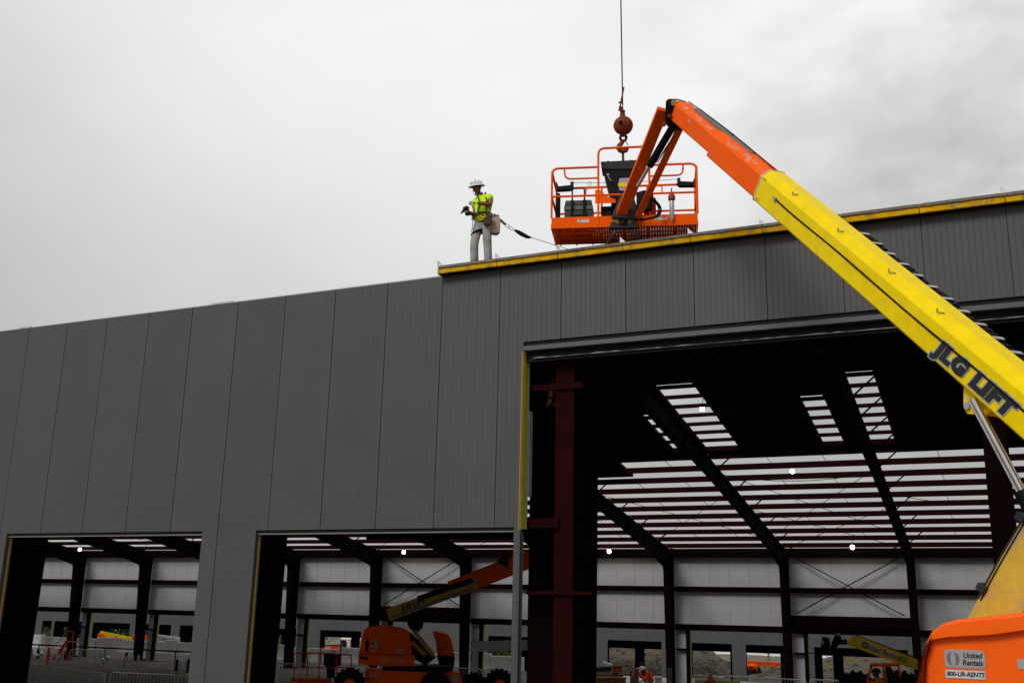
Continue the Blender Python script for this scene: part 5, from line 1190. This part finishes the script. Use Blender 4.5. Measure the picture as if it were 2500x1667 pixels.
tz = V.at(q5(424, 1135)).z-g0.z; MB().lathe([(.05, 0), (.05, tz*.25), (.11, tz*.3), (.12, tz*.6), (.07, tz*.95), (.03, tz)], g0, Z3, 12).build('wrap', 'orange_vest', PO, smooth=True); MB().cyl(g0, g0+Z3*.05, .25, 12).build('base', 'rust', PO)
for a, b, l in (((1010, 1075), 4, 'blue-green'),):
    V = View(q5(982, 1110), dY(q5(982, 1110), 43.2)); g0 = V.at(q5(982, 1140)); GBn = thing('waste_bin', 'dark green wheeled bin standing on the white blocks', 'bin', g0); zt = V.at(q5(982, 1082)).z
    h_ = zt-g0.z; MB().ext([(-.28, -2.5), (.28, -2.5), (.34, h_*.85), (-.34, h_*.85)], g0, V.a, Z3, V.h, 0, .9).build('body', 'green_plastic', GBn, bevel=.03); MB().ext([(-.37, h_*.86), (.37, h_*.86), (.37, h_), (-.37, h_)], g0, V.a, Z3, V.h, -.05, .95).build('lid', 'green_plastic', GBn, bevel=.02)
    for q in (-.15, .15): MB().ext([(q-.06, h_*.4), (q+.06, h_*.4), (q+.06, h_*.6), (q-.06, h_*.6)], g0, V.a, Z3, V.h, -.02, 0).build('rib', 'green_plastic', GBn)
# pale concrete blocks outside the far doorways
def block(x0, x1, y, zt, label, zb=-1.0):
    z0 = min(zb, gz(x0, y)); o = MB().ext([(-.32, z0), (.32, z0), (.30, z0+.25), (.16, z0+.55), (.14, zt), (-.14, zt), (-.16, z0+.55), (-.30, z0+.25)], (0, y, 0), Vector((0, 1, 0)), Z3, Vector((1, 0, 0)), x0+.03, x1-.03).build('concrete_block', 'white_dirty', None, bevel=.03)
    tag(o, label, 'concrete block', 'pale concrete blocks lined up outside the far wall')
Yb = 41.6; zt5 = lambda px: pY(px, 1567, Yb).z
xs_ = [pY(px, 1570, Yb).x for px in (60, 105, 165, 236, 300, 356, 404, 437, 480, 640, 700, 760, 830, 905, 1000, 1100, 1200, 1280)]
for i_, (a, b) in enumerate(zip(xs_, xs_[1:])):
    if i_ in (8,): continue
    block(a, b, Yb+.05*(i_ % 2), EYE-.0465*(Yb+DY)+(.12 if i_ % 3 == 0 else 0), 'pale concrete block, number %s from the left in the row outside' % (['one', 'two', 'three', 'four', 'five', 'six', 'seven', 'eight', 'nine', 'ten', 'eleven', 'twelve', 'thirteen', 'fourteen', 'fifteen', 'sixteen', 'seventeen', 'eighteen'][i_]))
# rail along the far door sills, left opening
RL = thing('pipe_rail', 'dark red pipe rail along the doorways in the left opening', 'rail', (-36, 38.4, 0))
a, b = pY(*q5(160, 1100), 38.4), pY(*q5(1310, 1165), 38.4); zc = (a.z+b.z)/2
MB().cyl((a.x-4, 38.4, zc), (b.x+9, 38.4, zc), .05, 8).build('rail', 'red_steel', RL)
x = a.x-4
while x < b.x+9: MB().cyl((x, 38.4, 0), (x, 38.4, zc), .035, 8).build('post', 'red_steel', RL); x += 3.05
# ---- machines outside between the buildings (left opening)
def outlift(V, hood, boom, label, m='orange', wheels=(), bd=.5, txt=None):
    g0 = V.at(hood[0]); g0.z = gz(g0.x, g0.y); T_ = thing('boom_lift', label, 'boom lift', g0)
    V.slab(hood, 0, 1.4, 'hood', m, T_, .08, True)
    zs = g0.z; c = [V.at(p) for p in hood]; xa = min((p-V.o).dot(V.a) for p in c); xb = max((p-V.o).dot(V.a) for p in c); zl = min(p.z for p in c)
    o = Vector((V.o.x, V.o.y, 0)); MB().ext([(xa, zs+.35), (xb, zs+.35), (xb, zl), (xa, zl)], o, V.a, Z3, V.h, .1, 1.3).build('chassis', 'frame_dark', T_)
    for x_ in (xa+.3, xb-.3): MB().lathe([(.2, 0), (.42, 0), (.45, .06), (.45, .3), (.2, .3)], o+V.a*x_+Z3*(zs+.43), V.h, 16).build('wheel', 'black_rubber', T_)
    if boom:
        V.bar(boom[0], boom[1], .35, bd, .6, 'boom', boom[2], T_, .02)
        if txt: text_obj(txt[0], txt[1], 'grey_dark', T_, V.at(txt[2], .4), V.at(boom[1])-V.at(boom[0]), Z3, .15, .003, .001, scx=.8)
    return T_
V = View(q5(910, 1060), dY(q5(910, 1060), 45.5))
outlift(V, [q5(*p) for p in ((872, 1082), (875, 1020), (900, 1010), (930, 1018), (948, 1050), (950, 1082))], (q5(892, 1018), q5(1180, 1078), 'yellow'), 'orange boom lift outside the left doorway with yellow boom lying low', txt=('United Rent', .42, q5(1120, 1072)))
V = View(q5(1240, 1060), dY(q5(1240, 1060), 45.5))
outlift(V, [q5(*p) for p in ((1180, 1102), (1182, 1035), (1200, 1022), (1310, 1030), (1340, 1060), (1340, 1104))], None, 'orange lift body parked outside beside the left wide column')
V = View(q5(1540, 1070), dY(q5(1540, 1070), 45.5)); g0 = V.at(q5(1545, 1120)); g0.z = -1
BM = thing('boom_section', 'white lift boom arm with printed sign resting above the blocks by the wall pier', 'boom', g0)
V.bar(q5(1400, 1052), q5(1612, 1078), .3, .50, 0, 'boom', 'white_dirty', BM, .02); V.slab([q5(1600, 1060), q5(1614, 1062), q5(1612, 1088), q5(1598, 1086)], -.2, .1, 'end_plate', 'yellow', BM)
text_obj('United Rentals', .40, 'grey_dark', BM, V.at(q5(1535, 1070), -.16), V.at(q5(1612, 1078))-V.at(q5(1400, 1052)), Z3, .15, .003, .001, scx=.75)
for a in (1440, 1580): V.tube([q5(a, 1080), q5(a, 1200)], .08, .1, 'stand', 'frame_dark', BM)
# truck cab at the far left
V = View(q5(380, 935), dY(q5(380, 935), 100)); g0 = V.at(q5(380, 1000)); g0.z = -1; TK = thing('truck', 'white truck cab in the distance through the far left doorway', 'truck', g0)
V.slab([q5(*p) for p in ((345, 970), (350, 925), (360, 905), (415, 908), (420, 968))], 0, 2.0, 'cab', 'white', TK, .08); V.slab([q5(*p) for p in ((358, 930), (366, 914), (408, 916), (410, 935))], -.03, .05, 'windscreen', 'glass', TK); V.slab([q5(*p) for p in ((342, 970), (422, 970), (422, 1002), (342, 1002))], .05, 4, 'chassis', 'black_paint', TK)
for a in (356, 408): V.wheel(q5(a, 1020), .5, .35, -.05, TK, 'black_paint')
for a, b in ((352, 962), (410, 962)): c = V.at(q5(a, b), -.03); MB().cyl(c, c-V.h*.05, .12, 10).build('headlight', 'grey_mid', TK)
# excavator seen through the middle doorway
V = View(q6(810, 1030), dY(q6(810, 1030), 76)); g0 = V.at(q6(810, 1080)); g0.z = -1; EX = thing('excavator', 'small yellow excavator with dark cab beyond the middle doorway', 'excavator', g0)
V.slab([q6(*p) for p in ((775, 1042), (775, 985), (790, 980), (825, 984), (826, 1044))], 0, 1.0, 'cab', 'black_paint', EX, .04); V.slab([q6(*p) for p in ((782, 1036), (783, 992), (800, 990), (801, 1036))], -.03, .04, 'window', 'glass', EX)
V.slab([q6(*p) for p in ((780, 1045), (856, 1040), (858, 1068), (780, 1072))], -.1, 1.8, 'body', 'foam_plain', EX, .06); V.slab([q6(*p) for p in ((826, 984), (852, 990), (855, 1030), (828, 1040))], .1, 1.2, 'engine_cover', 'white_dirty', EX, .04)
V.slab([q6(*p) for p in ((770, 1075), (860, 1073), (866, 1090), (766, 1092))], -.2, .6, 'track', 'black_rubber', EX, .05); V.bar(q6(690, 1050), q6(770, 1030), .3, .35, .3, 'arm', 'orange_dull', EX); V.bar(q6(650, 1100), q6(690, 1050), .25, .3, .3, 'arm', 'orange_dull', EX)
# ---- lumber, sheet, boxes and bench on the right
V = View(q7(770, 1380), 48.0); g0 = V.at(q7(770, 1440)); LS_ = thing('material_stack', 'stack of long panels with coloured edge strips under a bent white sheet', 'material stack', (g0.x, g0.y, 0))
zz = [1440, 1424, 1410, 1396, 1383, 1370, 1358, 1342, 1318]; ml = ['wood', 'decal_grey', 'lime_trim', 'grey_mid', 'yellow_dull', 'decal_grey', 'green_plastic', 'grey_dark']
for k in range(8): V.slab([q7(680+3*(k % 3), zz[k]), q7(852+5*(k % 2), zz[k]), q7(852+5*(k % 2), zz[k+1]+2), q7(680+3*(k % 3), zz[k+1]+2)], 0, 1.2, 'panel', ml[k], LS_)
V.slab([q7(690, 1440), q7(850, 1440), q7(850, 1560), q7(690, 1560)], .1, 1.0, 'pallet', 'wood', LS_)
V.slab([q7(*p) for p in ((768, 1308), (778, 1268), (862, 1292), (860, 1309))], .05, .9, 'bent_sheet', 'white', LS_)
def crate(c0, c1, m, label, dep, qf=q7, th=.6, nm='crate'):
    V = View(qf((c0[0]+c1[0])/2, c1[1]), dep); o = V.at(qf(*c0)); p = V.at(qf(*c1)); z0 = gz(o.x, o.y); T_ = thing(nm, label, nm, (o.x, o.y, z0))
    w_ = (p-o).dot(V.a); h_ = o.z-z0
    MB().ext([(0, 0), (w_, 0), (w_, h_*.93), (0, h_*.93)], (o.x, o.y, z0), V.a, Z3, V.h, 0, th).build('body', m, T_, bevel=.01); MB().ext([(-.02, h_*.935), (w_+.02, h_*.935), (w_+.02, h_), (-.02, h_)], (o.x, o.y, z0), V.a, Z3, V.h, -.02, th+.02).build('lid', m, T_)
crate((735, 1408), (815, 1470), 'cardboard', 'brown box left in front of the panel stack', 46.0, nm='box'); crate((822, 1405), (900, 1470), 'cardboard', 'brown box in the middle of the three before the panel stack', 46.0, nm='box'); crate((908, 1407), (985, 1470), 'cardboard', 'brown box nearest the bent workers', 46.0, nm='box')
crate((1022, 1348), (1062, 1380), 'green_plastic', 'small green crate behind the vest worker', 48.5, nm='crate'); crate((862, 1300), (952, 1350), 'rust', 'rust coloured crate behind the panel stack', 51.0, nm='crate'); crate((1145, 1420), (1200, 1470), 'white_dirty', 'white tub between the two bent workers', 47.3, nm='tub'); crate((1245, 1402), (1310, 1470), 'white_dirty', 'white tub right of the bent workers', 48.0, nm='tub')
V = View(q7(950, 1390), 47.5); g0 = V.at(q7(950, 1440)); WB = thing('work_bench', 'cluttered dark work bench between the panel stack and the workers', 'bench', (g0.x, g0.y, 0))
V.slab([q7(850, 1385), q7(1060, 1376), q7(1060, 1386), q7(850, 1396)], 0, .8, 'top', 'grey_dark', WB)
for a in (860, 950, 1050):
    c = V.at(q7(a, 1390), .1); MB().bar((c.x, c.y, 0), c, .07, .07).build('leg', 'grey_dark', WB); c = V.at(q7(a, 1390), .7); MB().bar((c.x, c.y, 0), c, .07, .07).build('leg', 'grey_dark', WB)
for a, w_, m in ((870, 40, 'black_paint'), (930, 30, 'grey_mid'), (985, 35, 'wood')): V.slab([q7(a, 1385), q7(a+w_, 1385), q7(a+w_, 1366), q7(a, 1368)], .2, .3, 'item', m, WB)
V = View(q7(1380, 1400), 40.0)
for c, l in (((1083, 1440), 'grey upright pipe just left of the bent workers'), ((1378, 1440), 'grey upright pipe right of the bent workers')):
    g0 = V.at(q7(*c)); z0 = gz(g0.x, g0.y); zt_ = V.at(q7(c[0], 1325)).z; T_ = thing('upright_pipe', l, 'pipe', (g0.x, g0.y, z0)); MB().cyl((g0.x, g0.y, z0), (g0.x, g0.y, zt_), .085, 12).build('pipe', 'grey_mid', T_, smooth=True); MB().cyl((g0.x, g0.y, z0), (g0.x, g0.y, z0+.03), .2, 12).build('flange', 'grey_mid', T_)
V = View(q7(1745, 1420), 45.0); g0 = V.at(q7(1745, 1440)); z0 = gz(g0.x, g0.y); HY = thing('hydrant', 'dark red stand-pipe hydrant before the rubble mound opening', 'hydrant', (g0.x, g0.y, z0)); zt_ = V.at(q7(1745, 1380)).z
MB().lathe([(.26, z0), (.26, z0+.1), (.16, z0+.12), (.16, zt_-.5), (.24, zt_-.46), (.24, zt_-.35), (.16, zt_-.2), (.05, zt_)], (g0.x, g0.y, 0), Z3, 14).build('barrel', 'rust', HY, smooth=True); MB().cyl((g0.x, g0.y, zt_-.4)-V.a*.4 if False else Vector((g0.x, g0.y, zt_-.4))-V.a*.36, Vector((g0.x, g0.y, zt_-.4))+V.a*.36, .09, 10).build('outlet', 'rust', HY)
crate((1765, 1400), (1870, 1440), 'white_dirty', 'white panel pack lying behind the hydrant', 47, nm='panel pack'); 
V = View(q7(1800, 1440), 46.0); g0 = V.at(q7(1640, 1459)); KB = thing('kerb_rail', 'lime and grey striped timber rail behind the right crowd barriers', 'rail', (g0.x, g0.y, 0)); V.slab([q7(1600, 1425), q7(2010, 1440), q7(2010, 1452), q7(1600, 1437)], 0, .15, 'rail', 'lime_trim', KB); V.slab([q7(1600, 1438), q7(2010, 1453), q7(2010, 1475), q7(1600, 1460)], .01, .13, 'rail', 'decal_grey', KB)
for a in (1610, 1800, 2000): c = V.at(q7(a, 1450), .05); MB().bar((c.x, c.y, 0), c, .1, .1).build('post', 'grey_mid', KB)
# orange lift outside on the right
V = View(q7(2125, 1330), dY(q7(2125, 1330), 70))
T_ = outlift(V, [q7(*p) for p in ((2075, 1360), (2080, 1295), (2095, 1285), (2150, 1285), (2170, 1310), (2185, 1362))], (q7(2075, 1272), q7(2470, 1296), 'orange_dull'), 'orange boom lift outside the right doorway with level boom', bd=.28)
# poles in front of the pale warehouse
for px, l in ((1260+2265*k7, 'thin lamp pole outside the right doorway near the orange lift'), (1860+970*k7, 'thin lamp pole outside behind the telehandler boom')):
    c = pY(px, 1600, 100); T_ = thing('lamp_pole', l, 'pole', (c.x, c.y, -1)); MB().tube([(c.x, c.y, -1), (c.x, c.y, 8)], [.11, .07], 8).build('pole', 'grey_mid', T_); MB().cbox((c.x-.5, c.y, 8), (1.2, .25, .15)).build('lamp_head', 'grey_mid', T_)
# ---- rubble mounds with loose stones
def mound(name, label, cx, cy, rx, ry, h, seed, prof=1.15):
    rg = random.Random(seed); T_ = thing(name, label, 'rubble mound', (cx, cy, -1.05)); m = MB(); n = 44
    ph = [rg.uniform(0, 6.28) for _ in range(8)]
    def hz(a, b):
        r = math.hypot(a, b); base = max(0, 1-r)**.95
        w_ = .10*math.sin(5*a+ph[0])*math.sin(6*b+ph[1])+.06*math.sin(13*a+ph[2])*math.sin(11*b+ph[3])+.04*math.sin(23*a+ph[4])*math.sin(29*b+ph[5])
        return h*max(0, base+w_*min(1, base*3)+rg.uniform(-.015, .015)*min(1, base*4))
    for j in range(n+1):
        for i in range(n+1): a, b = -1+2*i/n, -1+2*j/n; m.v.append((cx+a*rx, cy+b*ry, -1.05+hz(a, b)))
    for j in range(n):
        for i in range(n): q = j*(n+1)+i; m.f.append((q, q+1, q+n+2, q+n+1))
    m.build('soil', 'rubble', T_, smooth=False)
    st = MB()
    for k in range(260):
        a, b = rg.uniform(-.8, .8), rg.uniform(-.95, .2)
        if math.hypot(a, b) > .95: continue
        c = Vector((cx+a*rx, cy+b*ry, -1.05+hz(a, b))); r = rg.uniform(.06, .24); vs = [c+Vector((rg.uniform(-1, 1), rg.uniform(-1, 1), rg.uniform(-.6, .8))).normalized()*r*rg.uniform(.7, 1.2) for _ in range(8)]
        bm = bmesh.new(); [bm.verts.new(v_) for v_ in vs]; hl_ = bmesh.ops.convex_hull(bm, input=bm.verts[:]); bm.verts.index_update(); ix = {v_: i for i, v_ in enumerate(bm.verts)}
        st.add([v_.co.copy() for v_ in bm.verts], [[ix[v_] for v_ in f_.verts] for f_ in bm.faces]); bm.free()
    s_ = st.build('loose_stones', 'rock', T_); s_['kind'] = 'stuff'
def peak(px, py, Y): p = pY(px, py, Y); return p
p_ = peak(*q7(1540, 1120), 71); mound('rubble_mound', 'tall grey-brown rubble mound sloping down to the right, seen through a bright opening', p_.x, 71, 5.6, 5, p_.z+1.25, 4)
p_ = peak(*q7(1000, 1100), 72); mound('rubble_mound', 'broad dark rubble mound behind the bent workers', p_.x, 73, 10, 7, p_.z+2.2, 31)
p_ = peak(*q8(850, 1270), 72); mound('rubble_mound', 'low broad rubble mound behind the telehandler', p_.x+1, 74, 13, 7, p_.z+1.5, 9)
p_ = peak(*q7(2230, 1320), 76); mound('rubble_mound', 'small distant rubble mound behind the orange lift outside', p_.x, 76, 4, 4, p_.z+1.3, 14)
# ---- trees far behind, left
def tree(x, y, h, r, label, seed, m='foliage'):
    rg = random.Random(seed); z0 = -1.03; T_ = thing('broadleaf_tree', label, 'tree', (x, y, z0), 'trees beyond the buildings')
    tr_ = MB(); tr_.tube([(x, y, z0), (x+.1, y, z0+h*.3), (x-.1, y+.1, z0+h*.62)], [.28, .2, .1], 8)
    for k in range(6): a = k*1.05+rg.random(); tr_.tube([(x, y, z0+h*(.28+.05*k)), (x+math.cos(a)*r*.4, y+math.sin(a)*r*.4, z0+h*(.45+.05*k)), (x+math.cos(a)*r*.75, y+math.sin(a)*r*.75, z0+h*(.55+.05*k))], [.11, .07, .03], 6)
    tr_.build('trunk', 'bark', T_)
    lf = MB(); cl = [(rg.gauss(0, .42)*r, rg.gauss(0, .42)*r, rg.uniform(.02, 1)*h) for _ in range(46)]
    for cx, cy, cz in cl:
        sq = math.sqrt(max(.05, 1-((cz/h-.38)/.64)**2)); cx *= sq*1.3; cy *= sq*1.3; rc = rg.uniform(.5, 1.0)
        for _ in range(46):
            d = Vector((rg.gauss(0, 1), rg.gauss(0, 1), rg.gauss(0, .8))).normalized()*rc*rg.uniform(.5, 1.05); c = Vector((x+cx, y+cy, z0+cz))+d; sz = rg.uniform(.10, .22)
            t1_ = Vector((rg.gauss(0, 1), rg.gauss(0, 1), rg.gauss(0, 1))).normalized(); t2_ = t1_.cross(Vector((rg.gauss(0, 1), rg.gauss(0, 1), rg.gauss(0, 1)))).normalized()
            lf.add([c-t1_*sz, c+t2_*sz*.6, c+t1_*sz, c-t2_*sz*.6], [(0, 1, 2, 3)])
    o = lf.build('crown', m, T_); o['kind'] = 'stuff'
tl = ['leafy tree left of centre in the far left doorway', 'leafy tree filling the bright gap above the green bin', 'darker tree right of the green bin gap', 'leafy tree behind the lift body in the left opening', 'tree behind the wall pier side of the left opening', 'leafy tree in the small gap of the middle opening', 'tree right of the small gap of the middle opening', 'tall tree at the far left edge behind the truck']
for i_, (px, Y, h, r) in enumerate(((158, 72, 5, 3.0), (268, 70, 5.5, 3.2), (305, 73, 6, 3.4), (350, 71, 5, 3.0), (400, 76, 6, 3.2), (675, 72, 5.5, 2.6), (708, 75, 5, 2.6), (126, 74, 4.5, 2.4))):
    c = pY(px, 1540, Y); tree(c.x, Y, h, r, tl[i_], 20+i_, 'foliage_b' if i_ in (1, 5) else 'foliage')
for i_, (px, Y) in enumerate(((1208, 72), (1222, 75), (1205, 77))):
    c = pY(px, 1600, Y); tree(c.x, Y, 3.6+.6*i_, 2.2, ['small tree outside left of the grey door post', 'bushy small tree beside the grey door post', 'small tree farthest back by the grey door post'][i_], 40+i_, 'foliage_b')
# ------------------------------------------------------------------ work lamps hung under the purlins
def lamp(px, py, D, label, soft=False):
    c = pY(px, py, D-DY); T_ = thing('work_lamp', label, 'lamp', c, 'lit work lamps strung under the roof'); r = .105 if D > 45 else .085
    MB().lathe([(.03, -r*1.25), (r*.85, -r), (r, -r*.2), (r*.8, r*.5), (.05, r*.8)], c, Z3, 14).build('bulb', 'lamp_glow_soft' if soft else 'lamp_glow', T_, smooth=True)
    MB().lathe([(r*.55, r*.6), (r*.6, r*1.1), (r*.3, r*1.4)], c, Z3, 12).build('socket', 'black_paint', T_)
    zt_ = zfar(D-DY)-.05; MB().tube([c+Z3*r*1.3, Vector((c.x+.05, c.y, max(zt_, c.z+.35)))], .012, 5).build('cord', 'black_rubber', T_)
    for k in range(4): a = k*math.pi/2+.4; MB().tube([c+Vector((r*1.05*math.cos(a), r*1.05*math.sin(a), r*.7)), c+Vector((r*1.12*math.cos(a), r*1.12*math.sin(a), -r*.4)), c+Vector((.03*math.cos(a), .03*math.sin(a), -r*1.35))], .009, 5).build('cage_wire', 'black_paint', T_)
for a, b, D, l in ((195, 1340, 53.3, 'glowing work lamp above the left opening\'s far panels'), (986, 1346, 54.2, 'glowing work lamp in the middle opening left of the boom'), (1487, 1344, 54.2, 'glowing work lamp low beside the right side of the front column'), (1714, 996, 34.6, 'glowing work lamp highest up beside the first roof light strip'),
                   (1934, 1149, 42.0, 'glowing work lamp hanging in the middle of the open purlins'), (2081, 1334, 54.0, 'glowing work lamp above the cross-braced far bay')): lamp(a, b, D, l)
# festoon cables
for i_, pts in enumerate((((1860+80*k, ) for k in ()),)): pass
for (xa, Da, xb, Db, sag, l) in ((2.65, 54.4, 8.75, 54.4, .3, 'thin festoon cable sagging under the purlins behind the first rafter'), (8.75, 54.2, 14.85, 54.2, .35, 'thin festoon cable sagging above the cross-braced bay'), (8.8, 41.8, 14.8, 42.0, .3, 'thin festoon cable by the middle work lamp'), (14.9, 45, 20.5, 45.5, .4, 'thin festoon cable right of the last rafter'), (-15.6, 54.2, -9.5, 54.2, .3, 'thin festoon cable in the middle opening')):
    pts = []
    for k in range(17): t_ = k/16; D = Da+(Db-Da)*t_; pts.append((xa+(xb-xa)*t_, D-DY, zfar(D-DY)-.28-sag*4*t_*(1-t_)))
    o = MB().tube(pts, .014, 5).build('festoon_cable', 'black_rubber'); tag(o, l, 'cable', 'festoon cables')
o = MB().tube([(15.6+5.2*k/14, YE-.4, EYE+3.1-.42*math.sin(math.pi*.55*k/14)) for k in range(15)], .012, 5).build('festoon_cable', 'black_rubber'); tag(o, 'thin cable drooping across the rightmost far wall panel', 'cable', 'festoon cables')
